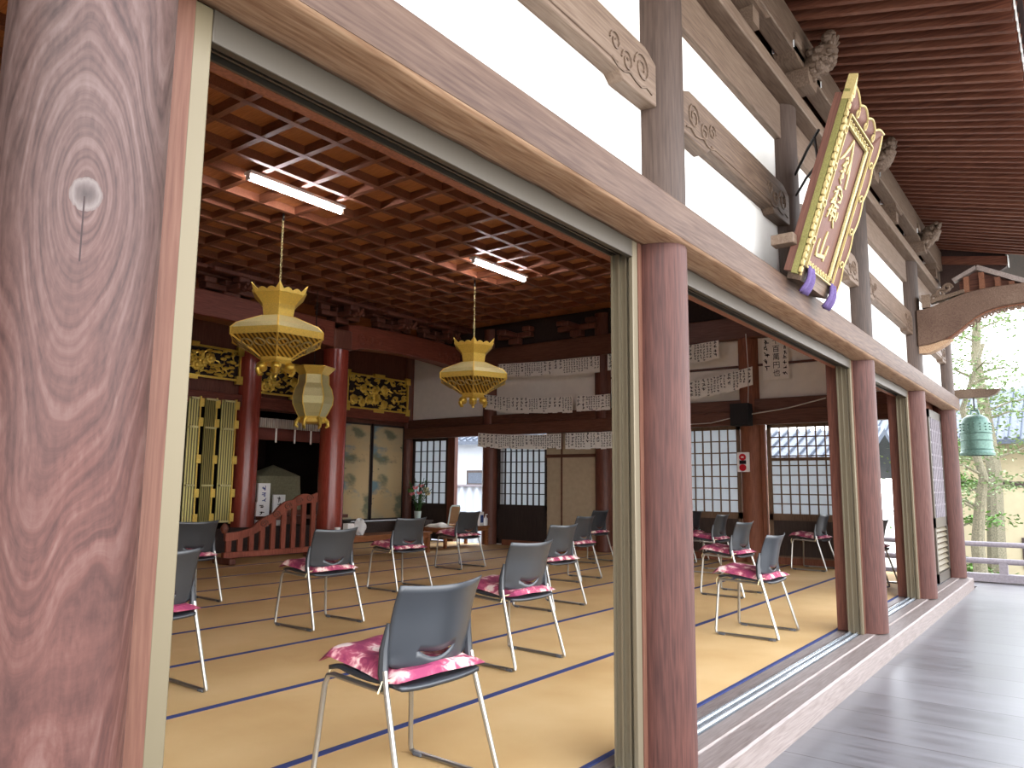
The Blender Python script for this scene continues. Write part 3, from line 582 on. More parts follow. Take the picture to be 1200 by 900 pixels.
def shoji(x0, x1, zb, label, frame=m_black, pap=m_shoji, nx=8, nz=7, ztop=2.06, panel=None, clear=None, y=YE+.03):
    """a sliding screen: frame, lattice, paper, lower panel. x0 > x1"""
    t = thing('shoji_screen', label, 'sliding screen', ((x0+x1)/2, y, 0), 'sliding screens of the end wall'); s_ = .06
    obj('stile', MB().box((x0, y-.02, .02), (x0-s_, y+.02, ztop+.04)), frame, t); obj('stile', MB().box((x1, y-.02, .02), (x1+s_, y+.02, ztop+.04)), frame, t)
    for za, zc_ in ((ztop-.03, ztop+.04), (zb-.10, zb), (.02, .12)): obj('rail', MB().box((x0, y-.02, za), (x1, y+.02, zc_)), frame, t)
    a, b = x0-s_, x1+s_; g = MB()
    for i in range(1, nx): xx = a+(b-a)*i/nx; bw = .013 if frame is m_black else .009; g.box((xx-bw, y-.016, zb), (xx+bw, y+.004, ztop-.03))
    for i in range(1, nz): zz = zb+(ztop-.03-zb)*i/nz; g.box((a, y-.014, zz-.009), (b, y+.004, zz+.009))
    obj('lattice', g, frame, t)
    zc = clear if clear else ztop
    obj('paper', MB().box((a+.02, y+.006, zb-.02), (b-.02, y+.009, zc)), pap, t)
    if clear: obj('clear_glass', MB().box((a+.02, y+.006, clear), (b-.02, y+.009, ztop)), m_glass, t); obj('mid_rail', MB().box((a, y-.02, clear-.03), (b, y+.015, clear+.02)), frame, t)
    obj('lower_panel', MB().box((a+.01, y-.008, .1), (b-.01, y+.01, zb-.08)), panel or frame, t)
    return t
m_tanframe = wood('grey_brown_frame', ((86, 66, 50), (116, 92, 72), (138, 112, 90)), 'Z', 2)
m_panel = wood('dark_foot_panel', ((46, 36, 32), (64, 52, 46), (78, 64, 56)), 'Z', 1.5)
shoji(-2.72, -3.9, .74, 'lattice screen with clear upper glass behind the far chairs', m_tanframe, panel=m_panel, nx=8, nz=9, clear=1.56)
shoji(-4.32, -5.28, .74, 'lattice screen beside the alarm post, two steps from the corner', m_tanframe, panel=m_panel, nx=6, nz=7)
shoji(-5.28, -6.6, .74, 'lattice screen mostly hidden behind the second pillar', m_tanframe, panel=m_panel, nx=7, nz=7, y=YE+.075)
shoji(-7.98, -9.16, .76, 'black lattice screen left of the beige closet doors', m_black, nx=8, nz=6, ztop=2.0)
shoji(-10.45, -11.46, .74, 'black lattice screen with bluish light behind the flowers', m_black, nx=5, nz=6, ztop=2.06)
tag(obj('door_post', MB().box((-10.24, YE-.02, 0), (-10.43, YE+.08, 2.1)), m_dark), 'reddish post beside the bright open doorway', 'post')
t = thing('closet_doors', 'pair of plain beige closet doors with dark rail', 'door', (-7.3, YE, 0))
obj('door_leaf', MB().box((-6.93, YE+.0, .05), (-7.66, YE+.03, 1.64)), m_fus, t); obj('door_leaf', MB().box((-7.66, YE+.01, .05), (-7.99, YE+.04, 1.64)), m_fus, t)
obj('top_panel', MB().box((-6.93, YE, 1.69), (-7.64, YE+.03, 2.1)).box((-7.67, YE, 1.69), (-7.99, YE+.03, 2.1)), m_fus, t); obj('rail', MB().box((-6.9, YE-.015, 1.635), (-8.0, YE+.04, 1.695)), m_darkX, t); obj('meeting_stile', MB().box((-7.635, YE-.012, .05), (-7.665, YE+.03, 2.1)), m_darkX, t)
obj('backing', MB().box((-6.9, YE+.05, 0), (-8.0, YE+.09, 2.2)), m_fus, t)
tag(obj('door_post', MB().box((-3.92, YE-.03, 0), (-3.98, YE+.06, 2.1)), m_tanpost), 'thin brown post between alarm post and glazed lattice screen', 'post')
tag(obj('door_post', MB().box((-2.62, YE-.03, 0), (-2.74, YE+.06, 2.1)), m_dark), 'dark post between the glazed lattice screen and corner opening', 'post')
# ------------------------------------------------------------------ papers with brush writing
def glyphs(g, cx, cz, s, f, rr, n=4):
    for q in range(n):
        a = rr.choice((0, 0, pi/2, pi/2, .9, -.9)); L = s*(.25+.3*rr.random()); px = cx+(rr.random()-.5)*s*.6; pz = cz+(rr.random()-.5)*s*.6
        g.ribbon([(px-cos(a)*L, pz-sin(a)*L), (px, pz), (px+cos(a)*L, pz+sin(a)*L)], s*.17, f)
def paper_strip(x0, z0, x1, z1, h, label, seed, sag=.03, y=YE-.17, group='paper strips of brush writing on the end wall'):
    """x0 > x1 ? runs from x0 to x1; top edge z0 -> z1 with a little sag"""
    rr = random.Random(seed); t = thing('paper_strip', label, 'paper strip', ((x0+x1)/2, y, min(z0, z1)-h), group)
    L = abs(x1-x0); ns = max(3, round(L/.105)); g = MB(); k_ = MB()
    for i in range(ns):
        u0, u1 = i/ns, (i+1)/ns; hh = h*(.94+.1*rr.random()); yo = y-.004*(i % 2)-.006*rr.random()
        def top(u): return z0+(z1-z0)*u-sag*4*u*(1-u)
        xa, xb = x0+(x1-x0)*u0, x0+(x1-x0)*u1
        g.grid(lambda a, b: (xa+(xb-xa)*a*1.02, yo-.006*sin(b*2.5), top(u0+(u1-u0)*a)-hh*b), 1, 4)
        nc = 1 if rr.random() < .5 else 2
        for c in range(nc):
            ux = (c+.5)/nc; sz = .034 if nc == 2 else .05; n = int(hh/(sz*1.25))
            for q in range(n-(1 if rr.random() < .5 else 0)):
                glyphs(k_, xa+(xb-xa)*ux, top((u0+u1)/2)-.03-q*sz*1.25, sz, lambda a, b: (a, yo-.013, b), rr, 4)
    obj('paper', g, m_paper, t); obj('brush_writing', k_, m_ink, t, smooth=False)['kind'] = 'stuff'
paper_strip(-9.02, 3.46, -7.74, 3.41, .26, 'top-row paper strip nearest the far gold lantern', 1, .0)
paper_strip(-7.72, 3.42, -6.74, 3.41, .29, 'top-row paper strip with yellowed sheets over the closet doors', 2, .0)
paper_strip(-6.58, 3.42, -5.6, 3.43, .30, 'top-row paper strip just past the closet post, cut by the second pillar', 3, 0)
paper_strip(-5.4, 3.40, -4.55, 3.45, .30, 'top-row paper strip ending beside the big notice', 4, 0)
paper_strip(-9.34, 2.89, -7.31, 2.73, .29, 'long middle-row paper strip hanging over the dark rail', 5, .05)
paper_strip(-7.22, 2.73, -6.53, 2.72, .28, 'short middle-row paper strip over the closet post', 6, .01)
paper_strip(-6.5, 2.72, -5.7, 2.70, .28, 'middle-row paper strip cut by the second pillar', 7, .02)
paper_strip(-5.5, 2.77, -4.02, 2.98, .30, 'slanting middle-row paper strip tied to the alarm post', 8, .02)
paper_strip(-9.5, 2.14, -7.55, 2.06, .27, 'long lower-row paper strip across the black lattice door', 9, .03)
paper_strip(-7.46, 2.07, -6.3, 2.07, .29, 'lower-row paper strip across the beige closet doors', 10, .01)
paper_strip(-6.2, 2.07, -5.05, 2.05, .30, 'lower-row paper strip ending at the second pillar edge', 11, .02)
t = thing('paper_notice', 'large white notice with bold brush characters pinned right of alarm post', 'notice', (-3.7, YE-.05, 2.78))
obj('paper', MB().box((-3.90, YE-.045, 2.77), (-3.51, YE-.042, 3.43)), m_paper, t)
g = MB()
for i, ch in enumerate('十百萬円也'):
    vs, fs = text_mesh(ch, .115); g.add([(-3.69-0+v[0]*1.0, YE-.05, 3.36-i*.125+v[1]) for v in vs], fs)
rr = random.Random(5)
for q in range(5): glyphs(g, -3.84, 3.36-q*.10, .07, lambda a, b: (a, YE-.05, b), rr, 4)
for q in range(6): glyphs(g, -3.56, 3.26-q*.08, .055, lambda a, b: (a, YE-.05, b), rr, 4)
obj('brush_writing', g, m_ink, t, smooth=False)['kind'] = 'stuff'
t = thing('wall_speaker', 'small black loudspeaker box on the alarm post', 'speaker', (-4.18, YE-.26, 2.06)); obj('cabinet', MB().box((-4.33, YE-.36, 2.06), (-4.04, YE-.16, 2.4)), m_speaker, t, bev=.01); obj('grille', MB().box((-4.31, YE-.366, 2.08), (-4.06, YE-.361, 2.38)), m_iron, t); obj('bracket', MB().box((-4.22, YE-.17, 2.18), (-4.12, YE-.1, 2.28)), m_iron, t)
t = thing('fire_alarm', 'white alarm plate with two red discs on the post', 'fire alarm', (-4.2, YE-.17, 1.36)); obj('plate', MB().box((-4.30, YE-.19, 1.36), (-4.12, YE-.13, 1.66)), m_white, t, bev=.006)
for zz in (1.585, 1.425): obj('red_button', MB().tube([(-4.21, YE-.19, zz), (-4.21, YE-.205, zz)], .052, 20), m_red, t)
obj('call_switch', MB().box((-4.26, YE-.2, 1.48), (-4.16, YE-.19, 1.535)), m_iron, t)
obj('white_mark', MB().box((-4.23, YE-.207, 1.575), (-4.19, YE-.205, 1.595)), m_white, t)
tag(obj('signal_wire', MB().tube([(-4.05, YE-.2, 2.24), (-3.5, YE-.22, 2.30), (-2.95, YE-.2, 2.42)], .009, 6), m_cable), 'thin pale cord running from the speaker to the glazed bay', 'cord')
tag(obj('signal_wire', MB().tube([(-4.33, YE-.2, 2.2), (-4.7, YE-.2, 2.13), (-5.3, YE-.2, 2.12)], .007, 6), m_cable), 'thin pale cord running from the speaker behind the second pillar', 'cord')
tag(obj('wall_conduit', MB().tube([(-4.1, YE-.19, 3.5), (-4.08, YE-.185, 2.9), (-4.1, YE-.185, 2.42)], .008, 6), m_cable), 'pale cable clipped up the alarm post above the speaker', 'cable')

# ------------------------------------------------------------------ altar side
XB = -10.0
t = thing('altar_pillar', 'thick glossy red lacquered pillar in front of the altar', 'pillar', (XB-.2, 8.42, 0)); obj('shaft', MB().lathe([(.215, 0), (.215, 3.4)], (XB-.2, 8.42, 0), 40), m_lac, t)
obj('capital', MB().box((XB-.40, 8.22, 3.4), (XB-.02, 8.62, 3.75)), m_dark, t, bev=.03)
tag(obj('altar_back_pillar', MB().lathe([(.2, .3), (.2, 3.5)], (XA+.02, 7.68, 0), 36), m_lac), 'round lacquered pillar between gold doors and the altar opening', 'pillar')
tag(obj('altar_back_pillar', MB().lathe([(.2, .3), (.2, 3.5)], (XA+.02, 9.58, 0), 36), m_lac), 'lacquered pillar hidden behind the thick altar pillar', 'pillar')
for i, (a, b, l) in enumerate(((-2.5, 8.25, 'massive dark red beam over the altar front, behind the near lantern'), (8.55, YE, 'massive dark red beam running from thick altar pillar to the end wall'))):
    t = thing('altar_beam', l, 'beam', (XB-.2, (a+b)/2, 3.45)); L = b-a
    pr = [(a, 3.42), (a+.25*min(1, L/4), 3.44)]+[(a+L*q/10, 3.46+.09*sin(pi*q/10)) for q in range(1, 10)]+[(b, 3.42), (b, 3.86)]+[(b-L*q/10, 3.88+.05*sin(pi*q/10)) for q in range(1, 10)]+[(a, 3.86)]
    obj('beam_body', MB().prism(pr, lambda p: (XB-.04, p[0], p[1]), lambda p: (XB-.36, p[0], p[1])), m_darkY, t, bev=.02)
    g = MB()
    for e, s_ in ((a, 1), (b, -1)):
        for (cy, r0) in ((.3, .11), (.55, .08), (.75, .06)):
            g.tube([(XB-.035, e+s_*(cy+r0*(1-.7*q/20)*cos(q*.5)), 3.64+r0*(1-.7*q/20)*sin(q*.5)) for q in range(21)], .012, 5)
    g.tube([(XB-.035, a+.9, 3.53), (XB-.035, b-.9, 3.53)], .012, 5)
    obj('swirl_carving', g, m_darkY, t)
def dbracket(x, y, label, s=1.0):
    t = thing('ceiling_bracket', label, 'bracket', (x, y, 3.86), 'dark wooden brackets under the ceiling')
    def bl(name, a, b): obj(name, MB().box((x+a[0]*s, y+a[1]*s, 3.86+a[2]), (x+b[0]*s, y+b[1]*s, 3.86+b[2])), m_dark, t, bev=.02)
    bl('base_block', (-.14, -.14, 0), (.14, .14, .1)); bl('cross_arm', (-.1, -.42, .1), (.1, .42, .19)); bl('cross_arm', (-.2, -.09, .1), (.42, .09, .19))
    for q in (-.34, 0, .34): bl('small_block', (-.1, q-.1, .19), (.1, q+.1, .28))
    bl('small_block', (.26, -.1, .19), (.46, .1, .28)); bl('top_arm', (-.09, -.55, .28), (.09, .55, .35)); bl('top_arm', (.28, -.5, .28), (.44, .5, .35))
    g = MB().tube([(x+.42*s, y, 3.99), (x+.56*s, y, 3.98), (x+.66*s, y, 4.04)], [.07, .06, .02], 8)
    for q in range(10): g.ball((x+(.44+.018*q)*s, y+.05*sin(q*2.2), 3.99+.04*cos(q*1.7)), .035, seg=7, rings=4)
    obj('carved_nose', g, m_dark, t)
for y, l in ((5.2, 'dark bracket cluster by the near jamb above the altar beam'), (6.3, 'dark bracket cluster just past the near lantern chain'), (8.42, 'dark bracket cluster over the thick altar pillar'), (9.7, 'dark bracket cluster between altar pillar and far lantern'), (10.9, 'dark bracket cluster above the far lantern')): dbracket(XB-.2, y, l)
for x, l in ((-8.6, 'dark bracket cluster on the end wall beam above the first strips'), (-7.2, 'dark bracket cluster on the end wall beam above the closet doors'), (-5.6, 'dark bracket cluster on the end wall beam behind the second pillar')):
    t = thing('ceiling_bracket', l, 'bracket', (x, YE-.15, 3.8), 'dark wooden brackets under the ceiling')
    for n_, a, b in (('base_block', (-.12, -.16, 0), (.12, 0, .12)), ('cross_arm', (-.4, -.14, .12), (.4, -.02, .22)), ('small_block', (-.4, -.18, .22), (-.22, 0, .32)), ('small_block', (.22, -.18, .22), (.4, 0, .32)), ('cross_arm', (-.08, -.5, .12), (.08, -.1, .22))):
        obj(n_, MB().box((x+a[0], YE-.1+a[1], 3.8+a[2]), (x+b[0], YE-.1+b[1], 3.8+b[2])), m_dark, t, bev=.02)
tag(obj('cornice_board', MB().box((XB-.5, -2.6, 4.18), (XB+.2, YE, 4.28)), m_dark), 'dark board behind the brackets above the altar beam', 'board')
tag(obj('altar_head_rail', MB().box((XA+.1, -2.6, 2.42), (XA-.05, YE, 2.62)), m_darkY, bev=.01), 'dark red rail above gold doors and painted screens', 'beam')
# painted sliding screens
for i, (a, b, l) in enumerate(((9.75, 10.52, 'painted gold screen with pine tree next to the altar pillar'), (10.56, 11.44, 'painted gold screen with blue rocks by the corner post'))):
    t = thing('painted_screen', l, 'painted screen', (XA+.05, (a+b)/2, .42), 'painted sliding screens')
    obj('painting', MB().box((XA+.02, a+.02, .44), (XA+.05, b-.02, 2.3)), m_paint, t, smooth=False)
    obj('lacquer_frame', MB().box((XA+.01, a, .4), (XA+.06, a+.025, 2.34)).box((XA+.01, b-.025, .4), (XA+.06, b, 2.34)).box((XA+.01, a, .4), (XA+.06, b, .44)).box((XA+.01, a, 2.3), (XA+.06, b, 2.34)), m_black, t)
# folding gold doors
for i, (a, b) in enumerate(((6.2, 6.48), (6.53, 6.77), (6.8, 7.09), (7.12, 7.42))):
    t = thing('gold_folding_leaf', ['reeded gold door leaf just behind the knotted pillar jamb', 'reeded gold door leaf beside the pale jamb, third from the altar opening', 'reeded gold door leaf in the middle of those seen', 'reeded gold door leaf next to the back lacquered pillar'][i], 'gold door', (XA+.12, (a+b)/2, .45), 'folding gold altar doors')
    dx = 0 if i % 2 else .05
    obj('reeded_panel', MB().add([(XA+.10+dx, a, .47), (XA+.15-dx, b-.06, .47), (XA+.15-dx, b-.06, 2.5), (XA+.10+dx, a, 2.5), (XA+.07+dx, a, .47), (XA+.12-dx, b-.06, .47), (XA+.12-dx, b-.06, 2.5), (XA+.07+dx, a, 2.5)], [(0,3,2,1),(4,5,6,7),(0,1,5,4),(1,2,6,5),(2,3,7,6),(3,0,4,7)]), m_pleat, t, smooth=False)
    xb_ = XA+.15-dx
    obj('gilt_edge', MB().box((xb_-.03, b-.072, .45), (xb_+.012, b-.05, 2.52)), m_goldy, t)
    for z_ in (.55, .95, 1.5, 2.1, 2.42): obj('hinge_plate', MB().box((xb_-.03, b-.08, z_-.07), (xb_+.018, b+.0, z_+.07)), m_goldy, t, bev=.006)
    for z_ in (.47, 1.06, 2.0, 2.47): obj('gilt_band', MB().box((XA+.09, a+.02, z_), (XA+.155, b-.07, z_+.03)), m_goldp, t)
# gilt carved transoms
def ranma(y0, y1, z0, z1, label, seed, style):
    t = thing('carved_transom', label, 'carving', (XA+.1, (y0+y1)/2, z0), 'gilt carved transoms over the altar front'); rr = random.Random(seed)
    obj('backing', MB().box((XA+.01, y0, z0), (XA+.03, y1, z1)), m_void, t)
    g = MB(); f_ = .035
    for a, b in (((y0, z0), (y1, z0)), ((y0, z1), (y1, z1)), ((y0, z0), (y0, z1)), ((y1, z0), (y1, z1))): g.beam((XA+.09, a[0], a[1]), (XA+.09, b[0], b[1]), f_, f_, (1, 0, 0))
    for c in ((y0, z0), (y1, z0), (y0, z1), (y1, z1)): g.box((XA+.05, c[0]-.06, c[1]-.07), (XA+.115, c[0]+.06, c[1]+.07))
    ym = (y0+y1)/2; g.box((XA+.05, ym-.14, z0-.06), (XA+.115, ym+.14, z0+.02)); g.box((XA+.05, ym-.14, z1-.02), (XA+.115, ym+.14, z1+.06))
    obj('gilt_frame', g, m_gold, t)
    c = MB(); W_, H_ = y1-y0-.08, z1-z0-.06
    for q in range(64):
        u, v = rr.random(), rr.random(); y_, z_ = y0+.04+u*W_, z0+.03+v*H_; a = rr.random()*6.28
        c.tube([(XA+.06+.03*sin(i), y_+.05*i*cos(a+.4*i), min(z1-.02, max(z0+.02, z_+.035*i*sin(a+.4*i)))) for i in range(4)], [.022, .02, .014, .006], 6)
    for q in range(11 if style else 5):
        y_, z_ = y0+.12+rr.random()*(W_-.2), z0+.1+rr.random()*(H_-.18)
        for k2 in range(7): a = k2*.9; c.ball((XA+.09, y_+.055*cos(a), z_+.055*sin(a)), .042, (.6, 1, 1), 8, 5)
        c.ball((XA+.12, y_, z_), .05, (.7, 1, 1), 8, 5)
    for q in range(54): c.ball((XA+.07, y0+.05+rr.random()*W_, z0+.04+rr.random()*H_), .03+.02*rr.random(), (.6, 1.4, .7), 7, 4)
    obj('gilt_foliage', c, m_gold, t)
ranma(5.6, 7.42, 2.86, 3.36, 'gilt carved transom above the gold doors', 3, 0)
ranma(7.78, 9.45, 2.70, 3.24, 'gilt carved transom behind the lanterns above the altar opening', 4, 0)
ranma(9.82, 11.48, 2.63, 3.30, 'gilt carved peony transom above the painted screens', 5, 1)
tag(obj('altar_valance', MB().grid(lambda u, v: (XA+.12+.012*sin(u*90), 7.85+u*1.65, 2.26-.17*v), 120, 2), m_valance, solid=.006), 'pale striped cloth valance across the altar opening', 'valance')
t = thing('altar_hanging', 'dull red cloth with pale ribbons under the valance', 'cloth', (XA+.1, 8.6, 1.85)); obj('cloth', MB().grid(lambda u, v: (XA+.07+.01*sin(u*40), 7.85+u*1.65, 2.12-.24*v), 60, 2), plain('faded_red_cloth', (110, 62, 54), .9, .1, var=.1, vs=8), t, solid=.005)
for q in (8.22, 8.62, 8.98, 9.3): obj('ribbon', MB().box((XA+.095, q-.018, 1.84), (XA+.1, q+.018, 2.1)), m_paper, t)
# draped table, papers
t = thing('draped_altar_table', 'altar table hidden under a pale olive drape', 'table', (XA-.4, 8.5, .38))
def drape(u, v):
    a = u*2*pi; q = (abs(cos(a))**6+abs(sin(a))**6)**(-1/6); ro = min(1, v/.35); fl = 1+(.05*sin(a*11)+.12)*max(0, v-.35)
    return (XA-.45+.30*cos(a)*q*ro*fl, 8.58+.46*sin(a)*q*ro*fl, 1.46-.2*ro-.62*max(0, v-.35)/.65)
obj('drape', MB().grid(drape, 64, 14).add([drape(i/64, 0) for i in range(64)], [tuple(range(64))]), m_cloth, t)
obj('table_frame', MB().box((XA-.65, 8.2, .38), (XA-.15, 9.05, .75)), m_dark, t)
def altar_card(x, y, z, wd, h, label, blue=True, seed=1):
    t = thing('altar_card', label, 'card', (x, y, z), 'white cards on the altar step'); obj('card', MB().box((x-.02, y-wd/2, z), (x+.02, y+wd/2, z+h)), m_white, t)
    g = MB(); rr = random.Random(seed)
    for q in range(int(h/.12)): glyphs(g, y, z+h-.08-q*.11, .08, lambda a, b: (x+.024, a, b), rr, 4)
    obj('writing', g, m_inkblue if blue else m_ink, t, smooth=False)
altar_card(XA+.1, 8.02, .38, .24, .74, 'tall white card with blue writing beside the back pillar', True, 2); altar_card(XA+.12, 8.33, .38, .24, .54, 'shorter white card with dark emblem beside the tall card', False, 3); altar_card(XA+.22, 7.9, .38, .2, .42, 'small white card low at the foot of the back pillar', False, 4)
t = thing('offering_stand', 'low dark red altar shelf behind the slatted barrier', 'shelf', (XA+.2, 8.6, .0)); obj('shelf', MB().box((XA+.2, 7.8, .5), (XA+.5, 9.6, .56)), m_dark, t); obj('leg', MB().box((XA+.22, 7.85, 0), (XA+.28, 7.91, .5)), m_dark, t); obj('leg', MB().box((XA+.22, 9.5, 0), (XA+.28, 9.56, .5)), m_dark, t)
# slatted barrier with cloud-carved crest
t = thing('altar_barrier', 'brown slatted wooden barrier with cloud-carved sloping crest', 'barrier', (-9.65, 6.95, 0)); xb = -9.65
def crest(u): return .33+.55*(1/(1+math.exp(-(u-.5)*7)))
Y0, Y1 = 6.2, 7.64
n_ = 9
for i in range(n_):
    u = i/(n_-1); y_ = Y0+(Y1-Y0)*u; obj('slat', MB().box((xb-.02, y_-.04, .1), (xb+.02, y_+.04, crest(u)-.02)), m_fence, t, bev=.004)
obj('bottom_rail', MB().box((xb-.035, Y0-.08, .08), (xb+.035, Y1+.08, .16)), m_fence, t, bev=.006)
top = [(Y0-.06, crest(0)-.03)]+[(Y0+(Y1-Y0)*q/30, crest(q/30)-.03) for q in range(31)]+[(Y1+.06, crest(1)-.03)]
upper = [(y_, z_+.11+(.045*abs(sin((y_-Y0)*9)) if y_ > Y0+.4 else 0)) for y_, z_ in reversed(top)]
obj('carved_crest', MB().prism(top+upper, lambda p: (xb-.025, p[0], p[1]), lambda p: (xb+.025, p[0], p[1])), m_fence, t)
for q in range(5): g = MB(); cy = 6.75+q*.2; cz = crest((cy-Y0)/(Y1-Y0))+.04; g.tube([(xb+.028, cy+.07*(1-.8*i/18)*cos(i*.55), cz+.055*(1-.8*i/18)*sin(i*.55)) for i in range(19)], .009, 5); obj('cloud_scroll', g, m_dark, t)
for y_, s_ in ((Y0-.05, 1), (Y1+.05, 1)): obj('foot', MB().box((xb-.22, y_-.05, 0), (xb+.22, y_+.05, .09)), m_dark, t, bev=.02)
obj('newel_knob', MB().lathe([(.03, .42), (.05, .46), (.055, .5), (.03, .55), (.005, .57)], (xb, Y0-.07, 0), 16), m_dark, t)

# ------------------------------------------------------------------ gilt lanterns
def lantern(x, y, ztop, label, s=1.0):
    t = thing('hanging_lantern', label, 'lantern', (x, y, ztop-.95*s), 'hexagonal gilt lanterns hanging from the ceiling'); ph = atan2(-y, -x)
    c = (x, y, ztop)
    def P(pr): return [(r_*s, z_*s) for r_, z_ in pr]
    mb = MB(); o = 0; prof = [(.18, -.28), (.19, -.20), (.2, -.14), (.24, -.09), (.31, -.02)]
    mb.lathe(P(prof), c, 6, ph, False)
    for k_ in range(6):   # scalloped crest of the crown
        a0, a1 = ph+k_*pi/3, ph+(k_+1)*pi/3; p0_ = Vector((c[0]+.31*s*cos(a0), c[1]+.31*s*sin(a0), c[2]-.02*s)); p1_ = Vector((c[0]+.31*s*cos(a1), c[1]+.31*s*sin(a1), c[2]-.02*s))
        pts = []; 
        for q in range(13):
            u = q/12; pp = p0_.lerp(p1_, u); out = (pp-Vector((c[0], c[1], pp[2]))).normalized(); hh = (.03*abs(cos(u*3*pi))+.02+.05*(abs(u-.5)*2)**6)*s; pts.append((pp, pp+Vector((0, 0, hh))+out*hh*.4))
        o = len(mb.v); mb.v += [tuple(a) for a, b in pts]+[tuple(b) for a, b in pts]; mb.f += [(o+i, o+i+1, o+13+i+1, o+13+i) for i in range(12)]
    obj('crown', mb, m_goldy, t, smooth=False, solid=.012*s)
    obj('roof_panel', MB().lathe(P([(.56, -.47), (.5, -.41), (.2, -.28)]), c, 6, ph, False), m_goldp, t, smooth=False, solid=.015*s)
    obj('rim_band', MB().lathe(P([(.55, -.54), (.565, -.54), (.565, -.465), (.55, -.465)]), c, 6, ph, False), m_goldy, t, smooth=False)
    obj('openwork_bowl', MB().lathe(P([(.19, -.74), (.3, -.67), (.545, -.54)]), c, 6, ph, False), m_lanpan, t, smooth=False, solid=.012*s)
    for k_ in range(6):
        a = ph+k_*pi/3; obj('corner_rib', MB().tube([(c[0]+r_*s*cos(a), c[1]+r_*s*sin(a), c[2]+z_*s) for r_, z_ in ((.2, -.28), (.5, -.41), (.565, -.47), (.565, -.54), (.3, -.675), (.2, -.74))], .012*s, 6), m_goldy, t)
    g = MB()
    for k_ in range(6):      # filigree rosettes on the bowl faces
        a = ph+(k_+.5)*pi/3; ca, sa = cos(a), sin(a)
        for u in (-.5, 0, .5):
            cc = Vector((c[0]+.37*s*ca-sa*u*.3*s, c[1]+.37*s*sa+ca*u*.3*s, c[2]-.615*s)); d1 = Vector((-sa, ca, 0)); d2 = Vector((ca*.88, sa*.88, .47))
            g.tube([cc+(d1*cos(q*pi/6)+d2*sin(q*pi/6))*.06*s for q in range(13)], .010*s, 5)
    obj('filigree', g, m_goldpale, t)
    obj('waist', MB().lathe(P([(.17, -.82), (.2, -.80), (.185, -.77), (.2, -.735)]), c, 6, ph), m_goldy, t, smooth=False)
    for k_ in range(6):
        a = ph+k_*pi/3; ca, sa = cos(a), sin(a); obj('scroll_foot', MB().ball((c[0]+.175*s*ca, c[1]+.175*s*sa, c[2]-.845*s), .062*s, (1, 1, .8), 12, 8).tube([(c[0]+r_*s*ca, c[1]+r_*s*sa, c[2]+z_*s) for r_, z_ in ((.20, -.86), (.225, -.885), (.205, -.92), (.17, -.925))], [.03*s, .028*s, .02*s, .01*s], 8), m_gold, t)
    g = MB(); z_ = ztop-.05*s; i = 0
    while z_ < ZC-.02:
        d = Vector((cos(i*pi/2), sin(i*pi/2), 0)); g.tube([Vector((x, y, z_+.02))+d*.011*cos(q*pi/4)+Vector((0, 0, .022*sin(q*pi/4))) for q in range(9)], .003, 4, False); z_ += .034; i += 1
    obj('chain', g, m_goldp, t); obj('finial_rod', MB().tube([(x, y, ztop-.3*s), (x, y, ztop)], .012*s, 6), m_goldp, t)
    obj('ceiling_hook', MB().tube([(x, y, ZC-.05), (x, y, ZC+.05)], .012, 6), m_iron, t)
lantern(-7.25, 5.13, 3.265, 'large hexagonal gold lantern hanging nearest the veranda bay'); lantern(-7.3, 8.66, 3.225, 'large hexagonal gold lantern hanging near the end wall papers')
t = thing('altar_lantern', 'small bulging gold lantern hanging beside the thick altar pillar', 'lantern', (-9.75, 7.62, 2.05)); c = (-9.75, 7.62, 2.03); ph = atan2(-c[1], -c[0])+pi/6
obj('crown', MB().lathe([(.22, .80), (.25, .84), (.33, .92), (.32, .93), (.2, .86)], c, 6, ph, False), m_goldy, t, smooth=False, solid=.01)
obj('body_panel', MB().lathe([(.2, .14), (.235, .2), (.30, .34), (.31, .45), (.28, .58), (.235, .66), (.23, .80)], c, 6, ph, False), m_goldp, t, smooth=False, solid=.012)
for k_ in range(6):
    a = ph+k_*pi/3; obj('corner_rib', MB().tube([(c[0]+r_*cos(a), c[1]+r_*sin(a), c[2]+z_) for r_, z_ in ((.2, .14), (.235, .2), (.3, .34), (.31, .45), (.28, .58), (.235, .66), (.23, .8))], .012, 6), m_goldy, t); obj('scroll_foot', MB().tube([(c[0]+r_*cos(a), c[1]+r_*sin(a), c[2]+z_) for r_, z_ in ((.19, .12), (.24, .06), (.25, .0), (.21, -.03))], [.03, .032, .026, .014], 8), m_gold, t)
obj('base', MB().lathe([(.16, .03), (.21, .05), (.19, .10), (.21, .14)], c, 6, ph), m_goldy, t, smooth=False); obj('hanging_rod', MB().tube([(c[0], c[1], c[2]+.7), (c[0], c[1], ZC+.02)], .008, 6), m_iron, t)

# ------------------------------------------------------------------ ceiling tubes
for y0, y1, l in ((4.12, 5.33, 'lit tube light nearest the veranda opening'), (7.6, 8.8, 'lit tube light near the far lantern')):
    t = thing('tube_light', l, 'ceiling light', (-6.45, (y0+y1)/2, 4.11), 'tube lights under the coffered ceiling')
    obj('fixture', MB().box((-6.51, y0, 4.165), (-6.39, y1, 4.2)), m_white, t, bev=.004); obj('tube', MB().tube([(-6.45, y0+.02, 4.135), (-6.45, y1-.02, 4.135)], .026, 12), m_tube, t)
    for yy in (y0, y1-.03): obj('socket', MB().box((-6.475, yy, 4.11), (-6.425, yy+.03, 4.17)), m_white, t)
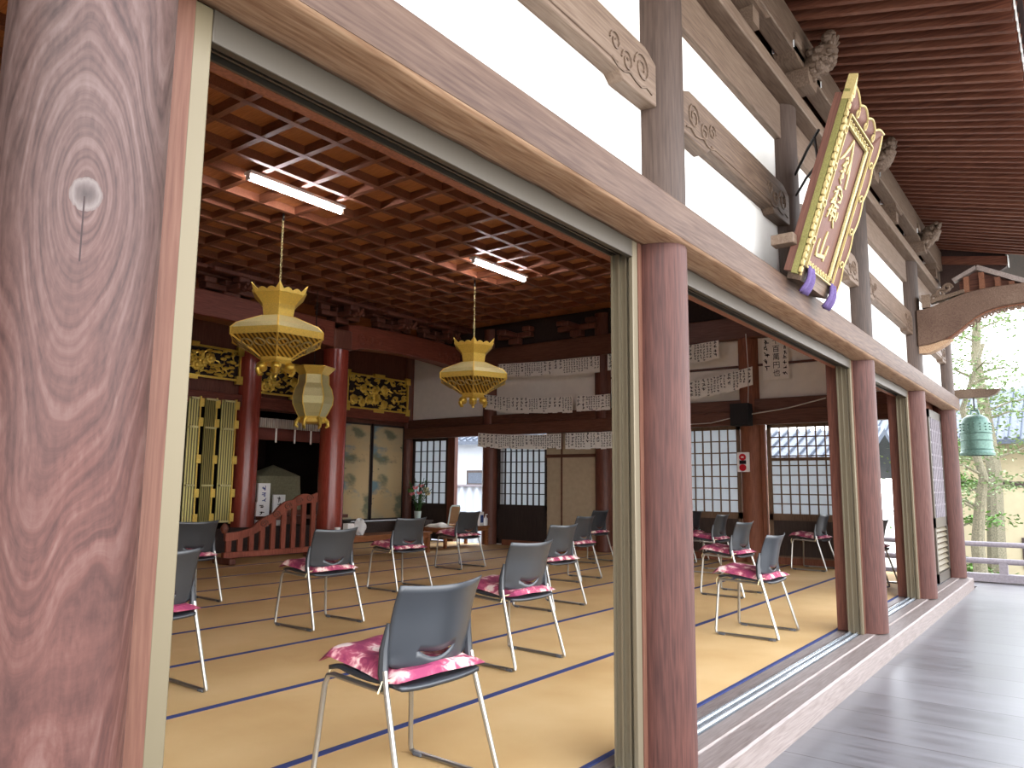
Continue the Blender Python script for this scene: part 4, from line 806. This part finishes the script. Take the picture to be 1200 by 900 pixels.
# ------------------------------------------------------------------ low desks and what stands on them
def desk(x0, y0, x1, y1, h, label, mat=m_tanw):
    t = thing('low_desk', label, 'desk', ((x0+x1)/2, (y0+y1)/2, 0)); obj('top', MB().box((x0, y0, h-.035), (x1, y1, h)), mat, t, bev=.004); obj('apron', MB().box((x0+.03, y0+.05, h-.09), (x1-.03, y1-.05, h-.035)), mat, t)
    for a in (x0+.02, x1-.07):
        for b in (y0+.03, y1-.08): obj('leg', MB().box((a, b, 0), (a+.05, b+.05, h-.035)), mat, t)
desk(-9.35, 7.72, -8.85, 9.5, .34, 'long low brown desk carrying white bags, beside the altar pillar'); desk(-9.75, 10.15, -9.15, 11.42, .36, 'low brown desk carrying boxes, near the open doorway')
desk(-11.05, 10.95, -10.6, 11.4, .42, 'small dark stand holding the flower vase', m_black)
def lumpy(c, r_, sq, seed, n=60):
    rr = random.Random(seed); g = MB(); 
    def f(u, v):
        a, b = u*2*pi, -pi/2+v*pi; k_ = 1+.12*sin(3*a+seed)+.1*sin(5*b+2*a); return (c[0]+r_*sq[0]*cos(b)*cos(a)*k_, c[1]+r_*sq[1]*cos(b)*sin(a)*k_, c[2]+r_*sq[2]*(sin(b)*k_+1))
    return g.grid(f, 20, 12)
tag(obj('plastic_bag', lumpy((-9.05, 8.08, .34), .1, (1, 1, 1.2), 2), m_white), 'crumpled white plastic bag on the long low desk', 'bag')
tag(obj('tissue_box', MB().box((-9.2, 7.86, .34), (-9.08, 7.98, .52)), m_white, bev=.01), 'white tissue box beside the crumpled bag', 'box')
tag(obj('paper_cup', MB().lathe([(.035, 0), (.045, .12), (.042, .12), (.033, .01)], (-9.2, 7.76, .34), 16), m_white), 'white cup at the end of the long low desk', 'cup')
t = thing('supply_carton', 'white carton with blue label on the doorway desk', 'carton', (-9.25, 11.25, .36)); obj('carton', MB().box((-9.32, 11.17, .36), (-9.2, 11.29, .62)), m_white, t, bev=.004); obj('label_patch', MB().box((-9.199, 11.19, .42), (-9.197, 11.27, .56)), m_inkblue, t)
tag(obj('supply_carton', MB().box((-9.42, 11.04, .36), (-9.3, 11.13, .56)), m_white, bev=.004), 'plain white carton behind the blue-labelled one', 'carton')
t = thing('pump_bottle', 'white sanitiser bottle at the end of the doorway desk', 'bottle', (-9.22, 11.37, .36)); obj('bottle', MB().lathe([(.035, 0), (.038, .02), (.038, .13), (.015, .16), (.015, .18)], (-9.22, 11.37, .36), 16), m_white, t); obj('pump', MB().tube([(-9.22, 11.37, .53), (-9.22, 11.37, .57), (-9.18, 11.37, .57)], .008, 6), m_white, t)
tag(obj('folded_cloth', MB().grid(lambda u, v: (-9.7+.4*u, 10.2+.34*v, .36+.07*sin(pi*u)**.5*sin(pi*v)**.5+.01*sin(9*u+4*v)), 16, 14), m_paper, solid=.01), 'folded pale cloth at the end of the doorway desk', 'cloth')
t = thing('floor_chair', 'legless tan chair back with pale frame on the doorway desk', 'chair', (-9.5, 10.65, .36)); obj('backrest', MB().grid(lambda u, v: (-9.42+.05*v, 10.54+.24*u, .42+.3*v), 6, 6), m_tan, t, solid=.02); obj('frame', MB().tube([(-9.42, 10.52, .38), (-9.37, 10.53, .70), (-9.36, 10.56, .74), (-9.36, 10.76, .74), (-9.37, 10.79, .70), (-9.42, 10.8, .38)], .014, 8), m_vase, t); obj('seat', MB().box((-9.42, 10.52, .365), (-9.72, 10.8, .40)), m_tan, t, bev=.01)
# flowers
t = thing('flower_vase', 'pale vase of pink and cream lilies before the black lattice', 'flowers', (-10.85, 11.2, .42)); c = (-10.85, 11.2, .42)
obj('vase', MB().lathe([(.055, 0), (.065, .05), (.075, .17), (.07, .17), (.05, .02)], c, 20), m_vase, t)
g = MB(); rr = random.Random(11); lf = MB()
for q in range(16):
    a = rr.random()*6.28; L = .35+.35*rr.random(); sp = .08+.2*rr.random(); top_ = (c[0]+cos(a)*sp, c[1]+sin(a)*sp, c[2]+.15+L); g.tube([(c[0]+cos(a)*.02, c[1]+sin(a)*.02, c[2]+.1), (c[0]+cos(a)*sp*.4, c[1]+sin(a)*sp*.4, c[2]+.15+L*.5), top_], .006, 5)
    for k_ in range(9):
        u = .2+.75*k_/9; p = Vector((c[0]+cos(a)*sp*u, c[1]+sin(a)*sp*u, c[2]+.15+L*u)); b = rr.random()*6.28; d = Vector((cos(b), sin(b), .3))*.10; n2 = Vector((-sin(b), cos(b), 0))*.024
        lf.add([p, p+d*.5+n2, p+d, p+d*.5-n2], [(0, 1, 2, 3)])
obj('stem', g, m_stem, t); obj('foliage', lf, m_stem, t, smooth=False)
for q, (dx, dy, dz, mt) in enumerate(((.02, -.12, .62, m_pink), (.05, .02, .66, m_pink), (.08, .12, .6, m_cream), (.1, .16, .5, m_cream), (.02, .2, .56, m_cream), (-.03, -.16, .5, m_pink), (.06, -.04, .52, m_pink), (0, -.24, .56, m_greenleaf))):
    bl = MB(); cc = Vector((c[0]+dx, c[1]+dy, c[2]+dz))
    for k_ in range(6):
        a = k_*pi/3; d = Vector((.6*cos(a)+.4, sin(a), .5+.3*cos(a))).normalized()*.085; n2 = d.cross(Vector((1, 0, .2))).normalized()*.03; bl.add([cc, cc+d*.5+n2, cc+d, cc+d*.5-n2], [(0, 1, 2, 3)])
    bl.ball(cc, .02, seg=8, rings=5); obj('lily_bloom', bl, mt, t, solid=.004)

# ------------------------------------------------------------------ stacking chairs and their cushions
def make_chair():
    t = thing('stacking_chair', '', 'chair', (0, 0, 0), 'black stacking chairs set out in rows')
    # back shell with a crescent hand slot; local frame: front is -x
    def bx(z): return .125+.055*(z-.44)/.31+.02*max(0, (z-.62)/.13)**2
    def hw(z): return .202+.014*min(1, max(0, z-.43)/.1)+.02*(z-.56)
    nu = 24; us = .42; rows = []
    def zl(u): return .488+.032*u*u/us/us if abs(u) < us else .520
    def zu(u): return zl(u)+.021*(1-(u/us)**2)**.8 if abs(u) < us else zl(u)
    def bot(u): return .435+.045*u*u
    vs = []; g = MB(); seq = []
    for i in range(nu+1):
        u = -1+2*i/nu; b0 = bot(u)
        col = [b0+(zl(u)-b0)*q/3 for q in range(4)]+[zu(u)+(.755+.012*u*u-zu(u))*q/9 for q in range(10)]
        seq.append([(bx(z)-.05*u*u*(1.0 if z > .5 else .9), u*hw(z), z) for z in col])
    nr = 14
    for col in seq: vs += col
    fs = []
    for i in range(nu):
        for j in range(nr-1):
            u0, u1 = -1+2*i/nu, -1+2*(i+1)/nu
            if j == 3 and (abs(u0) < us or abs(u1) < us): continue
            a = i*nr+j; fs.append((a, a+1, a+nr+1, a+nr))
    g.add(vs, fs); obj('backrest', g, m_plastic, t, local=True, solid=.0045)
    for s_ in (-1, 1): obj('side_sleeve', MB().tube([(.098, s_*.215, .63), (.085, s_*.222, .54), (.088, s_*.226, .46), (.098, s_*.228, .425)], [.008, .017, .019, .016], 8), m_plastic, t, local=True)
    # seat pan
    def seat(u, v):
        a = -1+2*u; x_ = -.235+.40*v; wd = .205+.015*sin(pi*v); return (x_, a*wd, .428+.03*(.5-v)+.012*abs(a)**3-.025*max(0, .15-v)/.15-.01*sin(pi*v)-.012*max(0, v-.8)/.2)
    obj('seat', MB().grid(seat, 16, 16), m_plastic, t, local=True, solid=.016)
    r_ = .0105
    for s_ in (-1, 1):
        obj('leg', MB().tube([(.10, s_*.229, .47), (.115, s_*.232, .40), (.225, s_*.252, .035), (.228, s_*.254, .018), (.21, s_*.254, r_)], r_, 8), m_chrome, t, local=True)
        obj('leg', MB().tube([(-.19, s_*.215, .412), (-.215, s_*.222, .408), (-.228, s_*.226, .37), (-.247, s_*.252, .04), (-.244, s_*.254, .018), (-.225, s_*.254, r_)], r_, 8), m_chrome, t, local=True)
        obj('runner', MB().tube([(-.225, s_*.254, r_), (.21, s_*.254, r_)], r_, 8), m_chrome, t, local=True)
        obj('side_rail', MB().tube([(-.19, s_*.215, .412), (.115, s_*.228, .40)], r_, 8), m_chrome, t, local=True)
        for xx in (-.2, .185): obj('glide', MB().box((xx-.025, s_*.254-.014, .0005), (xx+.025, s_*.254+.014, .017)), m_rubber, t, local=True, bev=.004)
    obj('cross_tube', MB().tube([(.05, -.215, .402), (.05, .215, .402)], .009, 8), m_chrome, t, local=True)
    return t
def make_cushion(seed, alt=0):
    t = thing('seat_cushion', '', 'cushion', (0, 0, .436), 'crimson brocade cushions tied on the chairs')
    def f(u, v, s_):
        a, b = -1+2*u, -1+2*v; e = (1-a**4)*(1-b**4); q = .94+.06*abs(a*b)
        dr = -.03*max(0, -b-.8)/.2*(.3+.8*abs(a))
        return (-.05+.23*b*q, .225*a*q, .012-.03*b+s_*(.026*e**.45)+(.022 if s_ > 0 else 0)*e**.3+dr+.006*sin(7*a+seed)*e+.005*sin(9*b+2*a+seed)*e+(.02*max(0, b-.7)/.3))
    g = MB().grid(lambda u, v: f(u, v, 1), 20, 20); h = MB().grid(lambda u, v: f(u, v, -.15), 20, 20); g.add(h.v, [tuple(reversed(q)) for q in h.f])
    obj('padded_cover', g, m_broc, t, local=True)
    for s_ in (-1, 1): obj('tie', MB().tube([(-.24, s_*.19, -.01), (-.25, s_*.2, -.035), (-.245, s_*.205, -.08)], .004, 5), m_cream, t, local=True); obj('tie', MB().tube([(.15, s_*.2, .01), (.11, s_*.235, .0), (.1, s_*.245, -.04)], .004, 5), m_cream, t, local=True)
    return t
CH = [(-1.88, 2.17, 'largest chair, standing nearest the knotted pillar in the veranda row'), (-1.9, 6.03, 'chair alone nearest the sill in the wide middle opening'), (-1.9, 9.95, 'chair seen through the narrow open bay'),
      (-2.83, 4.08, 'chair straight behind the largest one, left of the second pillar'), (-2.86, 8.0, 'chair second from the sill in the middle opening line'), (-2.9, 11.2, 'chair by itself before the glazed lattice screen'),
      (-3.86, 2.15, 'chair cut by the pale jamb, closer to the veranda of two there'), (-3.88, 6.06, 'chair just before the bronze jamb, third row in'), (-3.88, 9.95, 'chair third from the sill in the middle opening'),
      (-4.79, 4.1, 'chair facing the slatted barrier, below the near lantern'), (-4.82, 7.97, 'chair fourth row, halfway to the beige closet doors'), (-4.75, 11.1, 'chair farthest back beside the second pillar, near the end wall'),
      (-5.83, 6.02, 'chair in front of the long low desk'), (-5.8, 10.0, 'chair nearest the closet post on the end wall'),
      (-6.62, 3.97, 'chair cut by the pale jamb, farther one before the gold doors'), (-6.72, 8.05, 'chair before the doorway desk with cartons')]
ch0 = make_chair(); cu0 = make_cushion(1.0)
for i, (x, y, l) in enumerate(CH):
    rz = (R.random()-.5)*.1; lx = x-.235
    if i == 0: c, u = ch0, cu0; c.location = (lx, y, 0); u.location = (lx, y, .436); c['label'] = 'black '+l; u['label'] = 'cushion on the '+l
    else: c = dup(ch0, (lx, y, 0), 'black '+l); u = dup(cu0, (lx, y, .436), 'cushion on the '+l, rz=0)
    c.rotation_euler = (0, 0, rz); u.rotation_euler = (0, 0, rz+(R.random()-.5)*.12)

# ------------------------------------------------------------------ tilted name board
th = radians(18.4)
t = thing('name_board', 'tilted wooden name board with gold frame and three gold characters under the eave', 'sign', (-1.235, 4.595, 2.345), rot=(0, th, 0)); t.scale = (1, .97, .955)
HW, B0, B1, RW = .25, .07, .93, .135
obj('panel', MB().box((-.03, -HW, B0), (0, HW, B1)), m_signwood, t, local=True); obj('back_board', MB().box((-.055, -HW-.05, .0), (-.03, HW+.05, 1.0)), m_signwood, t, local=True)
g = MB()
for a, b in (((-HW, B0), (HW, B0)), ((-HW, B1), (HW, B1)), ((-HW, B0), (-HW, B1)), ((HW, B0), (HW, B1))): g.beam((.012, a[0], a[1]), (.012, b[0], b[1]), .026, .02, (1, 0, 0))
obj('inner_gold_frame', g, m_goldp, t, local=True, bev=.004)
g = MB(); o_ = HW+.022
for a, b in (((-o_, B0-.03), (o_, B0-.03)), ((-o_, B1+.03), (o_, B1+.03)), ((-o_, B0-.03), (-o_, B1+.03)), ((o_, B0-.03), (o_, B1+.03))): g.beam((.034, a[0], a[1]), (.034, b[0], b[1]), .008, .012, (1, 0, 0))
obj('gold_line', g, m_goldpale, t, local=True)
# scalloped flaring rims: right, left and top
def scal(u, n): return .03*abs(sin(pi*u*n))
def rim(side):
    pts_i = []; pts_o = []; n = 5 if side != 'top' else 4; K = 40
    for q in range(K+1):
        u = q/K
        if side == 'top': y_ = -HW-RW+u*2*(HW+RW); pts_i.append((.0, max(-HW, min(HW, y_)), B1+.03)); pts_o.append((.035, y_, 1.04+scal(u, n)+.035*(1-abs(2*u-1))*0+.05*abs(2*u-1)**5))
        else:
            s_ = 1 if side == 'right' else -1; z_ = -.03+u*(1.10); pts_i.append((.0, s_*(HW+.02), max(B0-.03, min(B1+.03, z_)))); pts_o.append((.035, s_*(HW+RW-.03+scal(u, n)), z_))
    mb = MB(); o = len(mb.v); mb.v += pts_i+pts_o; mb.f += [(i, i+1, K+1+i+1, K+1+i) for i in range(K)]
    return mb, pts_o
for side in ('right', 'left', 'top'):
    mb, po = rim(side); ro = obj('scalloped_rim', mb, m_signwood, t, local=True, solid=.02)
    g = MB().tube([(p[0]+.008, p[1], p[2]) for p in po], .008, 6)
    n = 5 if side != 'top' else 4
    for q in range(1, n):      # gilt cloud curls where scallops meet
        i = round(40*q/n); p = po[i]; 
        din = (0, -1 if side == 'right' else 1, 0) if side != 'top' else (0, 0, -1)
        cc = Vector(p)+Vector(din)*.045+Vector((.008, 0, 0))
        tt = (0, 0, 1) if side != 'top' else (0, 1, 0)
        g.tube([cc+(Vector(din)*cos(k_*.45)*-.035+Vector(tt)*sin(k_*.45)*.028)*(1-.6*k_/14) for k_ in range(15)], .006, 5)
    obj('gilt_edge', g, m_goldpale, ro, local=True)
g = MB()
for q in range(26): z_ = -.02+q*.042; g.box((.034, -HW-RW-.008, z_), (.056, -HW-RW+.018, z_+.034))
obj('gilt_bead', g, m_goldpale, t, local=True, bev=.006)
obj('side_board', MB().box((.0, -HW-RW-.01, -.03), (.034, -HW-RW+.02, 1.06)), m_goldside, t, local=True); obj('back_rail', MB().box((-.045, -HW-RW-.005, -.02), (.0, -HW-RW+.03, 1.04)), m_signwood, t, local=True); obj('back_rail', MB().box((-.045, HW+.06, .0), (.0, HW+.09, 1.0)), m_signwood, t, local=True)
obj('corner_tip', MB().prism([(-HW-RW-.012, 1.0), (-HW-RW+.05, 1.03), (-HW-RW+.03, 1.08), (-HW-RW-.005, 1.15)], lambda p: (.0, p[0], p[1]), lambda p: (.05, p[0], p[1])), m_goldpale, t, local=True)
obj('foot_board', MB().box((-.06, -HW-.02, -.045), (.02, HW+.05, .05)), m_frieze, t, local=True)
g = MB(); F = lambda a, b: (.004, a, b)
def br(pts, ws): g.ribbon(pts, ws, F)
# first character: tall peak with a long right sweep and curls inside
br([(-.01, .90), (-.04, .84), (-.10, .77), (-.155, .73)], [.012, .022, .02, .006]); br([(.0, .895), (.04, .80), (.075, .70), (.085, .62)], [.012, .026, .026, .02])
br([(.035, .84), (.04, .78), (.03, .70)], [.014, .018, .01]); br([(-.06, .765), (-.02, .785), (.0, .765), (-.04, .74), (-.07, .725)], [.01, .018, .018, .016, .01]); br([(-.075, .72), (-.02, .735), (-.01, .71), (-.06, .685)], [.012, .018, .016, .01])
br([(-.04, .76), (-.035, .69), (-.05, .635)], [.012, .02, .014]); br([(-.085, .68), (-.03, .695), (-.015, .665), (-.06, .64), (-.02, .625)], [.012, .016, .018, .014, .016])
# second character: dense brushwork
for P in ([(-.07, .585), (-.02, .60), (.03, .595)], [(-.09, .55), (-.05, .57), (-.055, .52), (-.09, .50)], [(-.03, .60), (-.035, .55), (-.02, .50)], [(.03, .59), (.065, .57), (.06, .53), (.02, .52)], [(.0, .56), (.05, .555)], [(-.1, .485), (-.05, .50), (0, .49), (.06, .495)], [(-.06, .48), (-.075, .43), (-.10, .39)], [(-.02, .485), (-.03, .44), (-.02, .385)], [(.02, .48), (.05, .44), (.03, .40), (.065, .365)], [(-.05, .455), (.0, .46), (.045, .455)], [(-.055, .425), (.0, .43), (.04, .42)], [(-.08, .45), (-.1, .43)], [(.075, .47), (.085, .44), (.07, .41)]): br(P, [.012]+[.02]*(len(P)-2)+[.01])
# third character: the three-peaked mountain sign
br([(.005, .325), (-.01, .26), (-.015, .175)], [.014, .024, .02]); br([(-.095, .255), (-.10, .20), (-.09, .15)], [.012, .024, .02]); br([(-.09, .155), (-.02, .165), (.05, .175), (.085, .20)], [.02, .022, .024, .014]); br([(.085, .255), (.075, .205), (.06, .15)], [.012, .024, .012])
obj('gold_characters', g, m_goldpale, t, local=True, solid=.008, smooth=False)
g = MB(); rr = random.Random(3)
for (za, n) in ((B0, 9), (B1, 9)):
    for q in range(n): y_ = -HW+.03+q*(2*HW-.06)/(n-1); g.tube([(.03, y_+.018*cos(k_*.8), za+.012*sin(k_*.8)) for k_ in range(7)], .004, 4)
obj('gilt_scrollwork', g, m_goldpale, t, local=True)
for y_ in (-.2, .28): obj('purple_tie', MB().grid(lambda u, v: (.03+.02*sin(pi*v)+.012*sin(u*9), y_-.045*(1+.6*v)+.09*(1+.6*v)*u, .05-.16*v), 10, 6), m_purple, t, local=True, solid=.012)
tag(obj('sign_hook', MB().tube([(-1.36, 4.79, 3.12), (-1.2, 4.5, 3.14), (-1.09, 4.33, 3.16)], .009, 6).tube([(-1.13, 4.39, 3.16), (-1.12, 4.38, 3.05), (-1.11, 4.37, 2.9)], .008, 6).tube([(-1.36, 4.79, 2.98), (-1.22, 4.52, 2.97), (-1.13, 4.40, 2.98)], .008, 6), m_iron), 'black iron hooks and chain holding back the name board', 'hook')
tag(obj('wooden_peg', MB().box((-1.33, 4.15, 2.47), (-1.205, 4.235, 2.53)), m_frieze, bev=.006), 'small pale peg block behind the foot of the name board', 'peg')

# ------------------------------------------------------------------ curved porch beam and bits above it
def zb(x): return 2.64+.36*(1/(1+math.exp(-(x+.93)*9)))
def zt(x): return 3.03+.17*(1/(1+math.exp(-(x+1.05)*9)))
xs = [-1.36+q*.06 for q in range(55)]
poly = [(x, zb(x) if x < 1 else zb(-x+.6 if x < 1.6 else -1.2)) for x in xs]+[(x, zt(x)) for x in reversed(xs)]
t = thing('porch_beam', 'curved brown porch beam springing from the far pillar', 'beam', (.2, 9.12, 2.6))
obj('beam_body', MB().prism(poly, lambda p: (p[0], 9.02, p[1]), lambda p: (p[0], 9.22, p[1])), m_nageshi, t, bev=.01)
obj('soffit_fillet', MB().prism([(x, zb(x)-.02) for x in xs if -1.2 < x < .9]+[(x, zb(x)+.015) for x in reversed(xs) if -1.2 < x < .9], lambda p: (p[0], 9.06, p[1]), lambda p: (p[0], 9.18, p[1])), m_orange, t)
obj('carved_bracket', MB().prism([(-1.36, 2.66), (-1.36, 2.57), (-1.26, 2.57), (-1.17, 2.61), (-1.10, 2.65), (-1.04, 2.70)], lambda p: (p[0], 9.05, p[1]), lambda p: (p[0], 9.19, p[1])), m_worn_lit, t)
g = MB()
for q in range(18): xx = -.88+q*.06; g.tube([(xx, 9.07, zb(xx)-.02), (xx+.015, 9.07, zb(xx)-.05), (xx+.035, 9.07, zb(xx)-.05), (xx+.05, 9.07, zb(xx)-.02)], .012, 5)
obj('scalloped_drip', g, m_frieze, t)
tag(obj('porch_post', MB().box((1.8, 9.0, -.15), (2.04, 9.24, 3.2)), m_post_grey, bev=.02), 'square porch post carrying the outer end of the curved beam', 'post')
t = thing('porch_gable', 'pale porch gable board with struts above the curved beam', 'gable', (-.5, 9.15, 3.2))
obj('barge_board', MB().beam((-.78, 9.12, 3.44), (-.3, 9.12, 3.19), .1, .05).beam((-.78, 9.12, 3.44), (-1.0, 9.12, 3.33), .1, .04), m_goldpale.copy() if False else m_sill, t)
for xx in (-.88, -.74, -.6, -.48): obj('strut', MB().box((xx-.025, 9.08, 3.14), (xx+.025, 9.14, 3.40-.52*max(0, xx+.78)-.6*max(0, -.8-xx))), m_orange, t)
obj('back_board', MB().prism([(-.95, 3.14), (-.25, 3.1), (-.3, 3.19), (-.78, 3.43), (-.95, 3.36)], lambda p: (p[0], 9.16, p[1]), lambda p: (p[0], 9.19, p[1])), m_raf, t)
g = MB()
for q in range(3): g.tube([(-1.06-.06*q+.05*(1-.7*i/16)*cos(i*.5), 9.1, 3.26-.05*q+.05*(1-.7*i/16)*sin(i*.5)) for i in range(17)], .016, 6)
g.box((-1.3, 9.02, 3.06), (-1.22, 9.2, 3.2)); g.beam((-1.25, 9.1, 3.12), (-.9, 9.1, 3.2), .08, .04)
obj('carved_scroll', g, m_frieze, t)

# ------------------------------------------------------------------ bell, railing, outside
t = thing('temple_bell', 'green bronze bell hanging past the corner pillar', 'bell', (-1.17, 11.95, 1.58)); c = (-1.17, 11.95, 1.58)
obj('bell_body', MB().lathe([(.19, 0), (.205, .0), (.21, .03), (.195, .05), (.19, .12), (.185, .3), (.18, .42), (.15, .5), (.09, .545), (.0, .555)], c, 32, 0, False), m_bell, t)
g = MB()
for zz in (.08, .2, .3): g.lathe([(.196, zz-.006), (.202, zz), (.194, zz+.006)], c, 32, 0, False)
for q in range(16):
    for zz in (.34, .38, .42): a = q*pi/8; rr_ = .186-.02*max(0, zz-.36); g.ball((c[0]+rr_*cos(a), c[1]+rr_*sin(a), c[2]+zz), .011, seg=6, rings=4)
obj('raised_band', g, m_bell, t); obj('crown_loop', MB().tube([(c[0]-.05, c[1], c[2]+.54), (c[0]-.04, c[1], c[2]+.61), (c[0]+.04, c[1], c[2]+.61), (c[0]+.05, c[1], c[2]+.54)], .016, 8), m_bell, t)
obj('hanging_rope', MB().tube([(c[0], c[1], c[2]+.61), (c[0], c[1], c[2]+.8)], .01, 6), m_iron, t)
bb = tag(obj('bell_beam', MB().prism([(-1.5, 2.36), (-1.0, 2.36), (-.9, 2.40), (-.84, 2.47), (-.95, 2.46), (-1.1, 2.48), (-1.5, 2.48)], lambda p: (p[0], 11.88, p[1]), lambda p: (p[0], 12.02, p[1])), m_frieze, bev=.01), 'pale beam nose with upturned tip from which the bell hangs', 'beam')
obj('beam_tail', MB().box((-1.58, YE+.1, 2.36), (-1.47, 12.02, 2.48)), m_frieze, bb)
t = thing('veranda_railing', 'grey wooden railing across the far end of the veranda', 'railing', (-2, 12.6, VZ))
for zz, r_ in ((.37, .035), (.14, .04)): obj('rail', MB().tube([(-9, 12.6, zz), (1.9, 12.6, zz)], r_, 10), m_rail, t)
obj('bottom_rail', MB().box((-9, 12.53, -.14), (1.9, 12.67, -.03)), m_rail, t, bev=.006)
for xx in (-8, -6.2, -4.4, -2.75, -1.02, .8): obj('post', MB().box((xx-.05, 12.55, -.15), (xx+.05, 12.65, .12)), m_rail, t)
def tree(x, y, zg, h, trunk, label, cat='tree', leaf=m_greenleaf, seed=1, n=900, rad=1.0, zlo=.35, lsz=.09):
    t = thing('garden_tree', label, cat, (x, y, zg)); rr = random.Random(seed)
    tr = [(x+dx, y+dy, zg+h*u) for (u, dx, dy) in trunk]; n_ = len(tr); w0 = .05+.018*h
    obj('trunk', MB().tube(tr, [w0*(1-.75*i/(n_-1)) for i in range(n_)], 9), m_bark, t)
    br_ = MB(); lf = MB(); tips = []
    for q in range(14):
        u = zlo+(.98-zlo)*rr.random(); f = u*(n_-1); i = min(n_-2, int(f)); p = Vector(tr[i]).lerp(Vector(tr[i+1]), f-i); a = rr.random()*6.28; L = rad*(.5+.6*rr.random())*(1.15-.6*u)
        e = p+Vector((cos(a)*L, sin(a)*L, .25*L*(rr.random()+.2))); mid = p.lerp(e, .5)+Vector((0, 0, .08)); br_.tube([p, mid, e], [.03, .02, .008], 6); tips += [(mid, .6), (e, 1), (p.lerp(e, .75), 1)]
    obj('branch_work', br_, m_bark, t)['kind'] = 'stuff'
    for q in range(n):
        c_, s_ = rr.choice(tips); p = c_+Vector((rr.gauss(0, .26), rr.gauss(0, .26), rr.gauss(0, .1)))*rad*s_; a, b = rr.random()*6.28, rr.random()*2-1; d = Vector((cos(a), sin(a), b*.7))*lsz*(.7+.6*rr.random()); s2 = d.cross(Vector((rr.random(), rr.random(), 1))).normalized()*lsz*.32
        lf.add([p-d*.5, p+s2, p+d*.5, p-s2], [(0, 1, 2, 3)])
    o = obj('foliage', lf, leaf, t, smooth=False); o['kind'] = 'stuff'
tree(-1.62, 16, -1.1, 4.9, ((0, -.05, 0), (.12, -.02, 0), (.25, -.05, 0), (.38, .02, 0), (.5, .12, 0), (.6, .0, .1), (.75, -.15, .1), (1, .25, .2)), 'slim curving garden tree with pale trunk beyond the railing', leaf=m_paleleaf, seed=4, n=1800, rad=1.0, zlo=.4, lsz=.07)
tree(-1.85, 21, -1.1, 9, ((0, 0, 0), (.3, .1, 0), (.6, -.1, 0), (1, .2, 0)), 'tall airy pine behind the curving tree, under the porch beam', leaf=m_paleleaf, seed=9, n=2200, rad=1.9, zlo=.35, lsz=.11)
tree(-2.4, 18.5, -1.1, 3.2, ((0, 0, 0), (.5, .1, 0), (1, -.1, 0)), 'low bushy green tree beside the bell', leaf=m_greenleaf, seed=12, n=3000, rad=.9, zlo=.1, lsz=.1)
tree(.1, 18, -1.1, 3.4, ((0, 0, 0), (.5, -.1, 0), (1, -.3, .1)), 'spreading pale green pine before the cream house', leaf=m_paleleaf, seed=15, n=1100, rad=1.2, zlo=.35, lsz=.1)
def house(x0, y0, x1, y1, zt_, label, wall, roofh=1.0, over=.7, trim=True, win=()):
    t = thing('neighbour_house', label, 'house', ((x0+x1)/2, (y0+y1)/2, -1.1)); obj('house_body', MB().box((x0, y0, -1.1), (x1, y1, zt_)), wall, t, smooth=False)
    pr = [(y0-over, zt_-.1), ((y0+y1)/2, zt_+roofh), (y1+over, zt_-.1), (y1+over, zt_+.02), ((y0+y1)/2, zt_+roofh+.16), (y0-over, zt_+.02)]
    r_ = obj('tiled_roof', MB().prism(pr, lambda p: (x0-over, p[0], p[1]), lambda p: (x1+over, p[0], p[1])), m_rooftile, t)
    g = MB(); q = x0-over
    while q < x1+over: g.tube([(q, y0-over, zt_+.04), (q, (y0+y1)/2, zt_+roofh+.18)], .05, 6); q += .27
    obj('roll_tile', g, m_rooftile, r_)
    if trim: obj('timber_band', MB().box((x0, y0-.04, zt_-1.2), (x1, y0, zt_-1.05)).box(((x0+x1)/2, y0-.04, -1.1), ((x0+x1)/2+.15, y0, zt_)), m_panel, t)
    for (a, b, c_, d) in win: f = obj('window', MB().box((a, y0-.05, b), (c_, y0-.01, d)), m_panel, t); obj('pane', MB().box((a+.08, y0-.06, b+.08), (c_-.08, y0-.05, d-.08)), m_rooftile, f)
house(-4.5, 24, 6, 30, 2.4, 'cream walled house with dark timber band beyond the railing', m_houseW, 1.6, .9, True, ((-1.5, -.9, -.2, -.1),))
house(-20, 19, -9.5, 25, 2.5, 'white outbuilding seen through the open end doorway', m_houseWhite, 1.2, .6, False, ((-16.2, 1.1, -15, 1.6),))
house(-9, 17.5, -4.4, 22, 1.5, 'grey tiled cottage seen through the corner opening', m_houseW, .9, .6, True, ((-5.6, .2, -4.6, 1.1),))
t = thing('board_fence', 'white corrugated fence outside the end doorway', 'fence', (-14, 16, -1.1)); obj('panel', MB().grid(lambda u, v: (-20+u*13, 16+.03*sin(u*300), -1.1+2.2*v), 400, 1), m_houseWhite, t, solid=.01); obj('top_rail', MB().box((-20, 15.94, 1.08), (-7, 16.06, 1.14)), m_rail, t)
